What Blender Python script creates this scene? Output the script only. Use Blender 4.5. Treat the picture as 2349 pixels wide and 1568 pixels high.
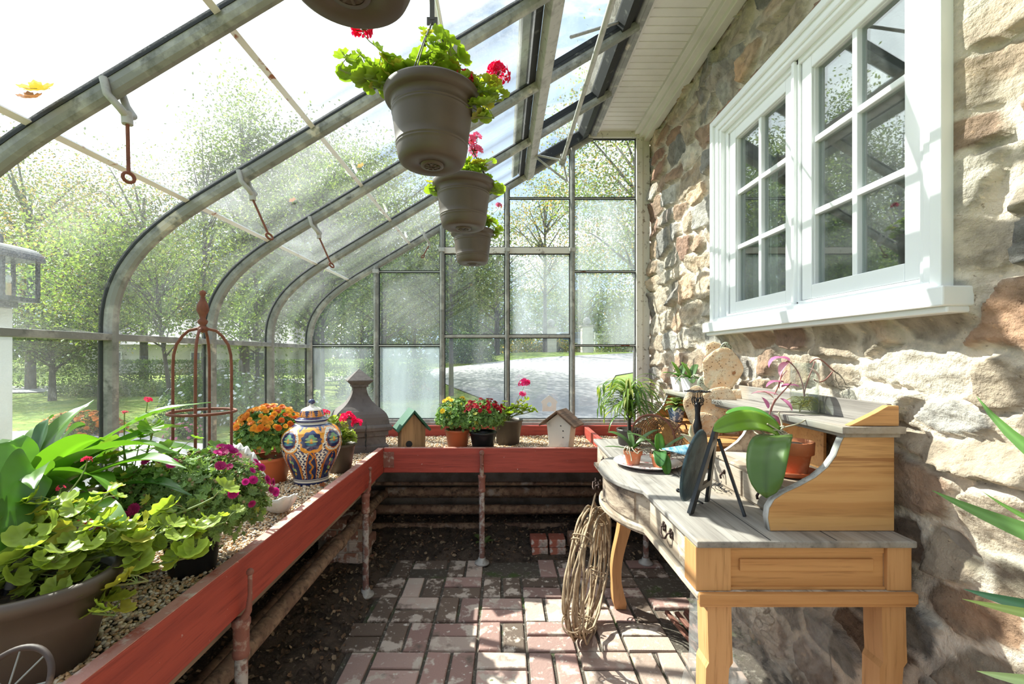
import bpy, bmesh, math, random
import numpy as np
from mathutils import Vector, Matrix
PI = math.pi
for _o in list(bpy.data.objects): bpy.data.objects.remove(_o)
S = bpy.context.scene
COL = S.collection
# ---------------------------------------------------------------- camera
F, VX, VY, EYE = 1040.0, 1152.0, 815.0, 1.25
cam_d = bpy.data.cameras.new('camera'); cam = bpy.data.objects.new('camera', cam_d); COL.objects.link(cam)
cam.location = (0, 0, EYE); cam.rotation_euler = (PI/2, 0, 0)
cam_d.sensor_width = 36; cam_d.lens = 36*F/2349
cam_d.shift_x = (1174.5-VX)/2349; cam_d.shift_y = (VY-784)/2349
cam_d.clip_start = .02; cam_d.clip_end = 500
S.camera = cam
def W(px, py, Z):                       # authoring aid: measured pixel + depth -> metres
    return ((px-VX)*Z/F, Z, EYE+(VY-py)*Z/F)
# ---------------------------------------------------------------- light
SUN = Vector((.84, -.54, -1.0)).normalized()
sd = bpy.data.lights.new('sun', 'SUN'); sun = bpy.data.objects.new('sun', sd); COL.objects.link(sun)
sun.rotation_euler = SUN.to_track_quat('-Z', 'Y').to_euler(); sun.location = (-8, 5, 12)
sd.energy = 8.0; sd.angle = math.radians(.6); sd.color = (1.0, .955, .88)
S.view_settings.view_transform = 'Standard'; S.view_settings.look = 'None'
S.view_settings.gamma = 1; S.view_settings.exposure = .80
S.view_settings.use_curve_mapping = False
try:
    S.cycles.use_denoising = True; S.cycles.max_bounces = 8; S.cycles.diffuse_bounces = 4; S.cycles.glossy_bounces = 3
    S.cycles.transmission_bounces = 6; S.cycles.transparent_max_bounces = 14
    S.cycles.caustics_reflective = False; S.cycles.caustics_refractive = False
    S.cycles.sample_clamp_indirect = 6
    S.cycles.use_adaptive_sampling = True; S.cycles.adaptive_threshold = .03
except Exception: pass
wd = bpy.data.worlds.new('sky'); S.world = wd; wd.use_nodes = True
nt = wd.node_tree; nt.nodes.clear()
def wn(t, **k):
    n = nt.nodes.new(t)
    for a, b in k.items(): setattr(n, a, b)
    return n
tc = wn('ShaderNodeTexCoord'); mp = wn('ShaderNodeMapping'); mp.inputs['Scale'].default_value = (1.2, 1.2, 3.2)
nt.links.new(tc.outputs['Generated'], mp.inputs['Vector'])
cn = wn('ShaderNodeTexNoise'); cn.inputs['Scale'].default_value = 2.2; cn.inputs['Detail'].default_value = 7; cn.inputs['Roughness'].default_value = .62
nt.links.new(mp.outputs[0], cn.inputs['Vector'])
cr = wn('ShaderNodeMapRange'); cr.inputs['From Min'].default_value = .47; cr.inputs['From Max'].default_value = .74
nt.links.new(cn.outputs['Fac'], cr.inputs['Value'])
dt = wn('ShaderNodeVectorMath', operation='DOT_PRODUCT'); dt.inputs[1].default_value = tuple(-SUN)
nt.links.new(tc.outputs['Generated'], dt.inputs[0])
gl = wn('ShaderNodeMapRange'); gl.inputs['From Min'].default_value = .74; gl.inputs['From Max'].default_value = 1.0
nt.links.new(dt.outputs['Value'], gl.inputs['Value'])
mx = wn('ShaderNodeMath', operation='ADD', use_clamp=True)
nt.links.new(cr.outputs[0], mx.inputs[0]); nt.links.new(gl.outputs[0], mx.inputs[1])
mc = wn('ShaderNodeMix', data_type='RGBA'); mc.inputs['A'].default_value = (.215, .275, .39, 1); mc.inputs['B'].default_value = (1.1, 1.1, 1.12, 1)
nt.links.new(mx.outputs[0], mc.inputs['Factor'])
bg = wn('ShaderNodeBackground'); bg.inputs['Strength'].default_value = 1.9
nt.links.new(mc.outputs['Result'], bg.inputs['Color'])
wo = wn('ShaderNodeOutputWorld'); nt.links.new(bg.outputs[0], wo.inputs[0])
# ---------------------------------------------------------------- helpers
def rng(s): return np.random.default_rng(s)
def _hash(ix, iy, seed):
    h = (ix.astype(np.int64)*374761393 + iy.astype(np.int64)*668265263 + seed*1442695041) & 0xffffffff
    h = ((h ^ (h >> 13))*1274126177) & 0xffffffff
    return ((h ^ (h >> 16)) & 0xffff)/65535.0
def vnoise(x, y, seed=0):
    ix = np.floor(x); iy = np.floor(y); fx = x-ix; fy = y-iy
    fx = fx*fx*(3-2*fx); fy = fy*fy*(3-2*fy)
    a = _hash(ix, iy, seed); b = _hash(ix+1, iy, seed); c = _hash(ix, iy+1, seed); d = _hash(ix+1, iy+1, seed)
    return (a*(1-fx)+b*fx)*(1-fy)+(c*(1-fx)+d*fx)*fy
def fbm(x, y, seed=0, octv=4, gain=.5):
    s = 0; a = 1; t = 0
    for i in range(octv):
        s = s+a*vnoise(x*2**i, y*2**i, seed+i*17); t += a; a *= gain
    return s/t
def smooth(a, b, x): 
    t = np.clip((np.asarray(x, float)-a)/(b-a), 0, 1); return t*t*(3-2*t)
class MB:
    """collects shapes; build() links them as ONE mesh object"""
    def __init__(s): s.V = []; s.L = []; s.N = []; s.C = []; s.M = []; s.S = []; s.n = 0
    def add(s, V, Fs, col=(1, 1, 1), mi=0, sm=False):
        V = np.asarray(V, float).reshape(-1, 3); k = len(V)
        if isinstance(Fs, np.ndarray):
            s.L.append((Fs+s.n).ravel()); cnt = np.full(len(Fs), Fs.shape[1])
        else:
            s.L.append(np.array([i for f in Fs for i in f], int)+s.n); cnt = np.array([len(f) for f in Fs], int)
        s.N.append(cnt); s.M.append(np.full(len(cnt), mi)); s.S.append(np.full(len(cnt), sm))
        c = np.asarray(col, float)
        s.C.append(np.tile(c, (k, 1)) if c.ndim == 1 else c)
        s.V.append(V); s.n += k
        return s
    def inst(s, V, Fs, T, O, cols=(1, 1, 1), mi=0, sm=True):
        """many copies: T (k,3,3) matrices, O (k,3) offsets, cols (k,3)"""
        V = np.asarray(V, float); Fs = np.asarray(Fs); k = len(O); n = len(V)
        P = np.einsum('kij,nj->kni', T, V)+np.asarray(O)[:, None, :]
        FF = (Fs[None]+(np.arange(k)*n)[:, None, None]).reshape(-1, Fs.shape[1])
        c = np.asarray(cols, float)
        if c.ndim == 2: c = np.repeat(c, n, 0)
        return s.add(P.reshape(-1, 3), FF, c, mi, sm)
    def box(s, lo, hi, col=(1, 1, 1), mi=0, M=None):
        x0, y0, z0 = lo; x1, y1, z1 = hi
        V = np.array([(x0, y0, z0), (x1, y0, z0), (x1, y1, z0), (x0, y1, z0), (x0, y0, z1), (x1, y0, z1), (x1, y1, z1), (x0, y1, z1)], float)
        if M is not None: V = xf(V, M)
        return s.add(V, np.array([(0, 3, 2, 1), (4, 5, 6, 7), (0, 1, 5, 4), (1, 2, 6, 5), (2, 3, 7, 6), (3, 0, 4, 7)]), col, mi)
    def prism(s, poly, a, b, axis='z', col=(1, 1, 1), mi=0):
        """polygon (u,v) extruded from a to b. axis z: (x,y); y: (x,z); x: (y,z)"""
        n = len(poly)
        def pt(u, v, w): return {'z': (u, v, w), 'y': (u, w, v), 'x': (w, u, v)}[axis]
        V = [pt(u, v, a) for u, v in poly]+[pt(u, v, b) for u, v in poly]
        ar = sum(poly[i][0]*poly[(i+1) % n][1]-poly[(i+1) % n][0]*poly[i][1] for i in range(n))
        fl = (ar < 0) != (axis == 'y') != (b < a)
        Fs = [tuple(range(n))[::-1], tuple(range(n, 2*n))]+[(i, (i+1) % n, n+(i+1) % n, n+i) for i in range(n)]
        if fl: Fs = [f[::-1] for f in Fs]
        return s.add(V, Fs, col, mi)
    def tube(s, P, r, seg=8, col=(1, 1, 1), mi=0, closed=False, caps=True):
        P = np.asarray(P, float); n = len(P); r = np.broadcast_to(np.asarray(r, float), (n,))
        if closed: T = np.roll(P, -1, 0)-np.roll(P, 1, 0)
        else: T = np.gradient(P, axis=0)
        T /= np.linalg.norm(T, axis=1)[:, None]+1e-12
        u = np.cross(T[0], (0, 0, 1.0))
        if np.linalg.norm(u) < .1: u = np.cross(T[0], (0, 1.0, 0))
        U = []
        for t in T:
            u = u-t*np.dot(u, t); u /= np.linalg.norm(u)+1e-12; U.append(u)
        U = np.array(U); B = np.cross(T, U)
        a = np.arange(seg)*2*PI/seg
        V = P[:, None]+r[:, None, None]*(np.cos(a)[None, :, None]*U[:, None]+np.sin(a)[None, :, None]*B[:, None])
        i = np.arange(n if closed else n-1)[:, None]; j = np.arange(seg)[None]
        i2 = (i+1) % n; j2 = (j+1) % seg
        Fs = np.stack(np.broadcast_arrays(i*seg+j, i*seg+j2, i2*seg+j2, i2*seg+j), -1).reshape(-1, 4)
        s.add(V.reshape(-1, 3), Fs, col, mi, True)
        if caps and not closed:
            s.add(V[0], [tuple(range(seg))[::-1]], col, mi); s.add(V[-1], [tuple(range(seg))], col, mi)
        return s
    def lathe(s, prof, seg=32, col=(1, 1, 1), mi=0, o=(0, 0, 0), sx=1, sy=1, sm=True, M=None, a0=0):
        p = np.array(prof, float); n = len(p); a = np.arange(seg)*2*PI/seg+a0
        V = np.stack([p[:, 0, None]*np.cos(a)*sx+o[0], p[:, 0, None]*np.sin(a)*sy+o[1], np.broadcast_to(p[:, 1, None]+o[2], (n, seg))], -1).reshape(-1, 3)
        if M is not None: V = xf(V, M)
        i = np.arange(n-1)[:, None]; j = np.arange(seg)[None]; j2 = (j+1) % seg
        Fs = np.stack(np.broadcast_arrays(i*seg+j, i*seg+j2, (i+1)*seg+j2, (i+1)*seg+j), -1).reshape(-1, 4)
        c = np.asarray(col, float)
        return s.add(V, Fs, c if c.ndim == 1 else c, mi, sm)
    def grid(s, G, col=(1, 1, 1), mi=0, sm=True):
        """G (n,m,3) point grid"""
        n, m = G.shape[:2]; i = np.arange(n-1)[:, None]; j = np.arange(m-1)[None]
        Fs = np.stack(np.broadcast_arrays(i*m+j, i*m+j+1, (i+1)*m+j+1, (i+1)*m+j), -1).reshape(-1, 4)
        return s.add(G.reshape(-1, 3), Fs, col, mi, sm)
    def ball(s, c, r, seg=12, col=(1, 1, 1), mi=0, sq=(1, 1, 1)):
        a = np.linspace(-PI/2, PI/2, seg//2+1); pr = [(max(math.cos(t)*1.0, 1e-4), math.sin(t)) for t in a]
        M = Matrix.Translation(c) @ Matrix.Diagonal((r*sq[0], r*sq[1], r*sq[2], 1))
        return s.lathe(pr, seg, col, mi, M=M)
    def build(s, name, mats, parent=None, loc=None, bevel=0, sub=0, solid=0):
        me = bpy.data.meshes.new(name)
        V = np.concatenate(s.V); L = np.concatenate(s.L); N = np.concatenate(s.N)
        me.vertices.add(len(V)); me.vertices.foreach_set('co', V.ravel().astype(np.float32))
        me.loops.add(len(L)); me.loops.foreach_set('vertex_index', L.astype(np.int32))
        me.polygons.add(len(N)); st = np.zeros(len(N), np.int32); st[1:] = np.cumsum(N)[:-1]
        me.polygons.foreach_set('loop_start', st)
        try: me.polygons.foreach_set('loop_total', N.astype(np.int32))
        except Exception: pass
        me.polygons.foreach_set('material_index', np.concatenate(s.M).astype(np.int32))
        me.polygons.foreach_set('use_smooth', np.concatenate(s.S).astype(bool))
        C = np.concatenate(s.C)
        if not np.allclose(C, 1):
            at = me.color_attributes.new('Col', 'FLOAT_COLOR', 'POINT')
            at.data.foreach_set('color', np.concatenate([C, np.ones((len(C), 1))], 1).ravel().astype(np.float32))
        me.update(calc_edges=True); me.validate()
        if not isinstance(mats, (list, tuple)): mats = [mats]
        for m in mats: me.materials.append(m)
        o = bpy.data.objects.new(name, me); COL.objects.link(o)
        if parent: o.parent = parent
        if loc is not None: o.location = loc
        if solid:
            d = o.modifiers.new('solid', 'SOLIDIFY'); d.thickness = solid; d.offset = 0
        if bevel:
            d = o.modifiers.new('bevel', 'BEVEL'); d.width = bevel; d.segments = 2; d.limit_method = 'ANGLE'
        if sub:
            d = o.modifiers.new('sub', 'SUBSURF'); d.levels = sub; d.render_levels = sub
        return o
def xf(V, M):
    A = np.array(M); return np.asarray(V) @ A[:3, :3].T+A[:3, 3]
def tag(o, label, cat, group=None, kind=None):
    o['label'] = label; o['category'] = cat
    if group: o['group'] = group
    if kind: o['kind'] = kind
    return o
def thing(name, loc, label, cat, rz=0, group=None):
    o = bpy.data.objects.new(name, None); COL.objects.link(o); o.location = loc; o.rotation_euler = (0, 0, rz)
    o.empty_display_size = .05
    return tag(o, label, cat, group)
def struct(o): o['kind'] = 'structure'; return o
def lab(o, l): o['label'] = l; return o
def dup(root, loc, rz=0, label=None, scale=None):
    def cp(o, par):
        c = o.copy(); COL.objects.link(c)
        if par: c.parent = par
        for ch in kids.get(o.name, []): cp(ch, c)
        return c
    kids = {}
    for o in COL.objects:
        if o.parent: kids.setdefault(o.parent.name, []).append(o)
    r = cp(root, None); r.location = loc; r.rotation_euler = (0, 0, rz)
    if scale: r.scale = scale if isinstance(scale, tuple) else (scale,)*3
    if label: r['label'] = label
    return r
def rots(R, k, tilt=1.0, up=None):
    """k random rotation matrices; columns are x, y, z(normal)"""
    v = R.normal(size=(k, 3)); 
    if up is not None: v = v*tilt+up
    v /= np.linalg.norm(v, axis=1)[:, None]
    t = R.normal(size=(k, 3)); t -= v*(t*v).sum(1)[:, None]; t /= np.linalg.norm(t, axis=1)[:, None]
    return np.stack([t, np.cross(v, t), v], -1)
# ---------------------------------------------------------------- materials
def mat(name, c, layers=(), rough=.6, metal=0, bump=0, bscale=40, bstretch=(1, 1, 1), attr=False, transl=0, spec=.5, sheen=0, tcol=None, coat=0, bdet=4, bdist=.01):
    """principled base colour c, then layers (colour, noise scale, lo, hi, stretch) mixed over it; attr multiplies by the mesh's own colours"""
    m = bpy.data.materials.new(name); m.use_nodes = True; t = m.node_tree; t.nodes.clear()
    N = t.nodes.new; K = t.links.new
    out = N('ShaderNodeOutputMaterial'); p = N('ShaderNodeBsdfPrincipled')
    tcn = N('ShaderNodeTexCoord')
    def noise(sc, st, det=5):
        mpn = N('ShaderNodeMapping'); mpn.inputs['Scale'].default_value = st; K(tcn.outputs['Object'], mpn.inputs['Vector'])
        n = N('ShaderNodeTexNoise'); n.inputs['Scale'].default_value = sc; n.inputs['Detail'].default_value = det; n.inputs['Roughness'].default_value = .6
        K(mpn.outputs[0], n.inputs['Vector']); return n.outputs['Fac']
    rgb = N('ShaderNodeRGB'); rgb.outputs[0].default_value = (*c, 1); cur = rgb.outputs[0]
    if attr:
        a = N('ShaderNodeVertexColor'); a.layer_name = 'Col'
        x = N('ShaderNodeMix'); x.data_type = 'RGBA'; x.blend_type = 'MULTIPLY'; x.inputs['Factor'].default_value = 1
        K(cur, x.inputs['A']); K(a.outputs['Color'], x.inputs['B']); cur = x.outputs['Result']
    for L in layers:
        lc, sc, lo, hi = L[:4]; st = L[4] if len(L) > 4 else (1, 1, 1)
        r = N('ShaderNodeMapRange'); r.inputs['From Min'].default_value = lo; r.inputs['From Max'].default_value = hi
        K(noise(sc, st), r.inputs['Value'])
        x = N('ShaderNodeMix'); x.data_type = 'RGBA'
        if len(L) > 5: x.blend_type = L[5]
        K(r.outputs[0], x.inputs['Factor']); K(cur, x.inputs['A']); x.inputs['B'].default_value = (*lc, 1); cur = x.outputs['Result']
    K(cur, p.inputs['Base Color'])
    p.inputs['Roughness'].default_value = rough; p.inputs['Metallic'].default_value = metal; p.inputs['Specular IOR Level'].default_value = spec
    if coat: p.inputs['Coat Weight'].default_value = coat; p.inputs['Coat Roughness'].default_value = .06
    if bump:
        b = N('ShaderNodeBump'); b.inputs['Strength'].default_value = bump; b.inputs['Distance'].default_value = bdist
        K(noise(bscale, bstretch, bdet), b.inputs['Height']); K(b.outputs[0], p.inputs['Normal'])
    sh = p.outputs[0]
    if transl:
        tr = N('ShaderNodeBsdfTranslucent'); ms = N('ShaderNodeMixShader'); ms.inputs[0].default_value = transl
        if tcol:
            x = N('ShaderNodeMix'); x.data_type = 'RGBA'; x.blend_type = 'MULTIPLY'; x.inputs['Factor'].default_value = 1
            K(cur, x.inputs['A']); x.inputs['B'].default_value = (*tcol, 1); K(x.outputs['Result'], tr.inputs[0])
        else: K(cur, tr.inputs[0])
        K(sh, ms.inputs[1]); K(tr.outputs[0], ms.inputs[2]); sh = ms.outputs[0]
    K(sh, out.inputs[0])
    return m
def glass(name, dust=.06, dscale=300, patch=.0, tint=(.96, 1, .98), refl=1.0, streak=(1, 1, 1), dcol=(.95, .97, 1), plo=.42, phi=.7):
    """clear sheet glass: see-through, mirrors at grazing angles, with a film of dust"""
    m = bpy.data.materials.new(name); m.use_nodes = True; t = m.node_tree; t.nodes.clear()
    N = t.nodes.new; K = t.links.new
    out = N('ShaderNodeOutputMaterial'); tr = N('ShaderNodeBsdfTransparent'); tr.inputs[0].default_value = (*tint, 1)
    gl = N('ShaderNodeBsdfGlossy'); gl.inputs['Roughness'].default_value = .01
    fr = N('ShaderNodeLayerWeight'); fr.inputs[0].default_value = .5
    pw = N('ShaderNodeMath'); pw.operation = 'POWER'; pw.inputs[1].default_value = 4.5; K(fr.outputs['Facing'], pw.inputs[0])
    mu = N('ShaderNodeMath'); mu.operation = 'MULTIPLY_ADD'; mu.use_clamp = True; mu.inputs[1].default_value = .5*min(refl, 1.4); mu.inputs[2].default_value = .025*refl; K(pw.outputs[0], mu.inputs[0])
    mx1 = N('ShaderNodeMixShader'); K(mu.outputs[0], mx1.inputs[0]); K(tr.outputs[0], mx1.inputs[1]); K(gl.outputs[0], mx1.inputs[2])
    df = N('ShaderNodeBsdfDiffuse'); df.inputs[0].default_value = (*dcol, 1); tl = N('ShaderNodeBsdfTranslucent'); tl.inputs[0].default_value = (*dcol, 1)
    ad = N('ShaderNodeMixShader'); ad.inputs[0].default_value = .55; K(df.outputs[0], ad.inputs[1]); K(tl.outputs[0], ad.inputs[2])
    tcn = N('ShaderNodeTexCoord'); n1 = N('ShaderNodeTexNoise'); n1.inputs['Scale'].default_value = dscale; n1.inputs['Detail'].default_value = 2
    K(tcn.outputs['Object'], n1.inputs['Vector'])
    mpn = N('ShaderNodeMapping'); mpn.inputs['Scale'].default_value = streak; K(tcn.outputs['Object'], mpn.inputs['Vector'])
    n2 = N('ShaderNodeTexNoise'); n2.inputs['Scale'].default_value = 2.5; n2.inputs['Detail'].default_value = 4; K(mpn.outputs[0], n2.inputs['Vector'])
    r1 = N('ShaderNodeMapRange'); r1.inputs['From Min'].default_value = .45; r1.inputs['From Max'].default_value = .75; r1.inputs['To Min'].default_value = dust*.5; r1.inputs['To Max'].default_value = dust*3
    K(n1.outputs['Fac'], r1.inputs['Value'])
    r2 = N('ShaderNodeMapRange'); r2.inputs['From Min'].default_value = plo; r2.inputs['From Max'].default_value = phi; r2.inputs['To Max'].default_value = patch
    K(n2.outputs['Fac'], r2.inputs['Value'])
    a = N('ShaderNodeMath'); a.operation = 'ADD'; a.use_clamp = True; K(r1.outputs[0], a.inputs[0]); K(r2.outputs[0], a.inputs[1])
    mx2 = N('ShaderNodeMixShader'); K(a.outputs[0], mx2.inputs[0]); K(mx1.outputs[0], mx2.inputs[1]); K(ad.outputs[0], mx2.inputs[2])
    K(mx2.outputs[0], out.inputs[0])
    return m
def wood(name, c, dark, along='y', sc=14, rough=.7, lo=.4, hi=.65, extra=(), bump=.25, attr=False):
    st = {'x': (.12, 2.4, 2.4), 'y': (2.4, .12, 2.4), 'z': (2.4, 2.4, .12)}[along]
    return mat(name, c, [(dark, sc, lo, hi, st), (tuple(v*.7 for v in dark), sc*4, .55, .75, st)]+list(extra), rough=rough, bump=bump, bscale=sc*4, bstretch=st, attr=attr, bdist=.004)
A = {}
A['galv'] = mat('galvanized', (.25, .25, .235), [((.42, .41, .38), 9, .5, .62), ((.13, .13, .12), 25, .55, .72), ((.60, .54, .46), 5, .64, .69)], rough=.6, metal=.15, bump=.15, bscale=60, bdist=.003)
A['galv_pale'] = mat('galvanized_pale', (.44, .43, .41), [((.30, .29, .27), 18, .5, .65), ((.2, .18, .16), 30, .6, .75)], rough=.6, metal=.15, bump=.1, bscale=60, bdist=.003)
A['gasket'] = mat('black_putty', (.012, .013, .014), [((.1, .1, .09), 20, .6, .7)], rough=.7)
A['lapbar'] = mat('rusty_bar', (.9, .9, .88), [((.36, .13, .05), 14, .60, .66)], rough=.35, metal=.2)
A['whitepaint'] = mat('white_paint', (.8, .79, .77), [((.68, .66, .62), 6, .5, .8)], rough=.45)
A['vinyl'] = mat('window_white', (.83, .84, .86), rough=.3)
A['cream_chip'] = mat('chipped_cream', (.68, .65, .6), [((.3, .26, .22), 30, .58, .66)], rough=.6, bump=.2, bscale=40)
A['soffit'] = mat('soffit_white', (.74, .71, .67), [((.62, .59, .55), 3, .4, .7)], rough=.6)
A['glass_roof'] = glass('dusty_glass', dust=.035, patch=.06, dscale=260)
A['glass_curve'] = glass('curved_glass', dust=.02, patch=.04, dscale=260)
A['glass_low'] = glass('lower_glass', dust=.012, patch=.035, dscale=260)
A['glass_end'] = glass('end_glass', dust=.014, patch=.05, dscale=200, streak=(3, 1, .6))
A['glass_frost'] = glass('hazed_glass', dust=.02, patch=.46, plo=.1, phi=.7, dscale=120, streak=(2, 1, .4), dcol=(.66, .76, .80))
A['glass_win'] = glass('window_glass', dust=.015, patch=.03, refl=9., tint=(.75, .82, .8))
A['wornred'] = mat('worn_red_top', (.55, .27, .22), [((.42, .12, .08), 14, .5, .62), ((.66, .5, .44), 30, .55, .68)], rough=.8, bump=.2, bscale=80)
A['red'] = wood('red_paint', (.40, .062, .038), (.30, .042, .028), 'y', 16, .6, extra=[((.62, .50, .46), 60, .70, .74)])
A['redx'] = wood('red_paint_across', (.42, .062, .040), (.30, .042, .028), 'x', 16, .6, extra=[((.62, .50, .46), 60, .70, .74)])
A['rust'] = mat('rusty_iron', (.17, .10, .065), [((.30, .20, .13), 14, .45, .65), ((.05, .03, .022), 40, .5, .7), ((.34, .3, .26), 8, .6, .7)], rough=.85, bump=.4, bscale=120, bdist=.003)
A['rustred'] = mat('rust_red_iron', (.2, .07, .04), [((.12, .04, .025), 30, .45, .7)], rough=.8, bump=.3, bscale=150, bdist=.002)
A['legpaint'] = mat('peeling_pipe', (.42, .38, .35), [((.2, .1, .08), 26, .46, .56), ((.14, .12, .11), 60, .55, .7)], rough=.75, bump=.3, bscale=90, bdist=.002)
A['bracket'] = mat('bracket_iron', (.24, .09, .065), [((.42, .32, .26), 26, .52, .64)], rough=.75, bump=.35, bscale=90, bdist=.003)
A['brick'] = mat('floor_brick', (1, 1, 1), [((.50, .42, .36), 9, .54, .60), ((.60, .54, .48), 30, .60, .68), ((.13, .10, .08), 5, .60, .68), ((.12, .13, .05), 9, .68, .72)], rough=.9, bump=.5, bscale=70, attr=True, bdist=.006)
A['joint'] = mat('joint_sand', (.085, .07, .055), [((.055, .09, .02), 6, .55, .68), ((.26, .23, .19), 50, .55, .7)], rough=1, bump=.6, bscale=120)
A['soil'] = mat('soil', (.085, .06, .043), [((.035, .024, .017), 12, .45, .6), ((.2, .15, .11), 60, .6, .7)], rough=1, bump=.8, bscale=90, bdist=.02)
A['litter'] = mat('leaf_litter', (1, 1, 1), attr=True, rough=.9)
A['concrete'] = mat('old_concrete', (.33, .29, .25), [((.2, .17, .14), 5, .45, .6)], rough=.95, bump=.5, bscale=50)
A['stone'] = mat('rubble_stone', (1, 1, 1), [((.62, .62, .62), 22, .45, .7, (1, 1, 1), 'MULTIPLY'), ((1.35, 1.3, 1.2), 60, .6, .72, (1, 1, 1), 'MULTIPLY'), ((.45, .4, .36), 75, .64, .72, (1, 1, 1), 'MULTIPLY')], rough=.95, bump=.9, bscale=55, attr=True, bdet=8, bdist=.018)
A['pebble'] = mat('pea_gravel', (1, 1, 1), attr=True, rough=.55)
A['taupe'] = mat('taupe_plastic', (.074, .052, .038), [((.092, .066, .048), 7, .45, .7)], rough=.5, bump=.06, bscale=300, bdist=.001)
A['terraplast'] = mat('terracotta_plastic', (.50, .13, .05), rough=.45)
A['terracotta'] = mat('terracotta', (.50, .165, .07), [((.62, .34, .22), 12, .5, .7)], rough=.85, bump=.1, bscale=120)
A['blackplast'] = mat('black_plastic', (.012, .012, .014), rough=.35)
A['potsoil'] = mat('potting_mix', (.03, .02, .014), [((.09, .06, .04), 80, .5, .65)], rough=1, bump=1, bscale=120)
A['leaf'] = mat('leaf_green', (1, 1, 1), attr=True, rough=.45, transl=.40, spec=.35, tcol=(1.3, 1.3, .6))
A['leafglossy'] = mat('leaf_glossy', (1, 1, 1), attr=True, rough=.3, transl=.4, spec=.5, tcol=(1.25, 1.35, .45))
A['petal'] = mat('petal', (1, 1, 1), attr=True, rough=.6, transl=.35, spec=.2)
A['stem'] = mat('stem_green', (.17, .24, .06), [((.24, .15, .07), 20, .5, .7)], rough=.6)
A['wire'] = mat('wire_dark', (.02, .02, .024), rough=.45, metal=.6)
A['tree_leaf'] = mat('tree_leaf', (1, 1, 1), attr=True, rough=.5, transl=.45, spec=.3, tcol=(1.12, 1.2, .62))
A['bark'] = mat('bark', (.055, .045, .035), [((.12, .10, .08), 10, .5, .7, (1, 1, .2))], rough=.95, bump=.5, bscale=20)
A['lawn'] = mat('lawn', (.17, .26, .035), [((.32, .36, .07), 1.6, .45, .65), ((.09, .15, .02), 30, .5, .7), ((.38, .26, .1), 22, .66, .72)], rough=1, bump=.8, bscale=30, bdist=.05)
A['asphalt'] = mat('driveway', (.30, .29, .30), [((.23, .225, .23), 1.5, .4, .7), ((.38, .38, .38), 40, .55, .7)], rough=.95)
# ================================================================ SETTING: ground and drive
def terrain(x, y):
    return .05+smooth(8, 27, y)*(.62+.78*smooth(-8, 2, x))
xs = np.concatenate([np.linspace(-120, -24, 14), np.linspace(-22, 14, 73), np.linspace(18, 120, 12)])
ys = np.concatenate([np.linspace(-60, -4, 8), np.linspace(-3, 3.4, 8), np.linspace(3.8, 32, 72), np.linspace(36, 160, 14)])
XX, YY = np.meshgrid(xs, ys, indexing='ij')
ZZ = terrain(XX, YY)-smooth(-.2, .0, -np.maximum(np.abs(XX+.2)-1.6, np.abs(YY-1)-2.55))*.4
mb = MB(); mb.grid(np.stack([XX, YY, ZZ], -1)); g = struct(mb.build('ground_lawn', A['lawn']))
def drape(name, poly, dz, m):
    bm = bmesh.new(); f = bm.faces.new([bm.verts.new((x, y, 0)) for x, y in poly]); 
    lo = [min(p[i] for p in poly) for i in (0, 1)]; hi = [max(p[i] for p in poly) for i in (0, 1)]
    for ax in (0, 1):
        v = math.ceil(lo[ax])
        while v < hi[ax]:
            co = [0, 0, 0]; co[ax] = v; no = [0, 0, 0]; no[ax] = 1
            bmesh.ops.bisect_plane(bm, geom=bm.verts[:]+bm.edges[:]+bm.faces[:], plane_co=co, plane_no=no); v += .75
    for v in bm.verts: v.co.z = float(terrain(v.co.x, v.co.y))+dz
    bmesh.ops.recalc_face_normals(bm, faces=bm.faces[:])
    me = bpy.data.meshes.new(name); bm.to_mesh(me); bm.free(); me.materials.append(m)
    o = bpy.data.objects.new(name, me); COL.objects.link(o); return struct(o)
drape('driveway', [(-26, 4.2), (-26, 6.2), (-9, 6.6), (-6.3, 7.4), (-4.5, 6.2), (-2.6, 5.6), (-.9, 6.4), (.05, 8.6), (-.35, 11), (-1.7, 14), (-3.4, 18.4), (-1, 19.6), (3, 21.8), (7, 24), (14, 27.5), (30, 31), (30, 24), (12, 20), (6.2, 17.6), (3.9, 15.6), (3.0, 13), (4.4, 10.6), (12, 9), (24, 8), (24, 4.2), (3, 3.7), (-8, 3.7)], .03, A['asphalt'])
drape('driveway_side', [(-30, 8.6), (-30, 11.6), (-14, 13), (-8, 14.5), (-3.4, 18.4), (-4.6, 18.9), (-9.5, 16.2), (-14.5, 14.8), (-30, 14), (-30, 11), (-14, 10.6), (-9, 9.6), (-9.5, 8.7)][:9]+[(-30, 13)][:0], .03, A['asphalt'])
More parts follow.
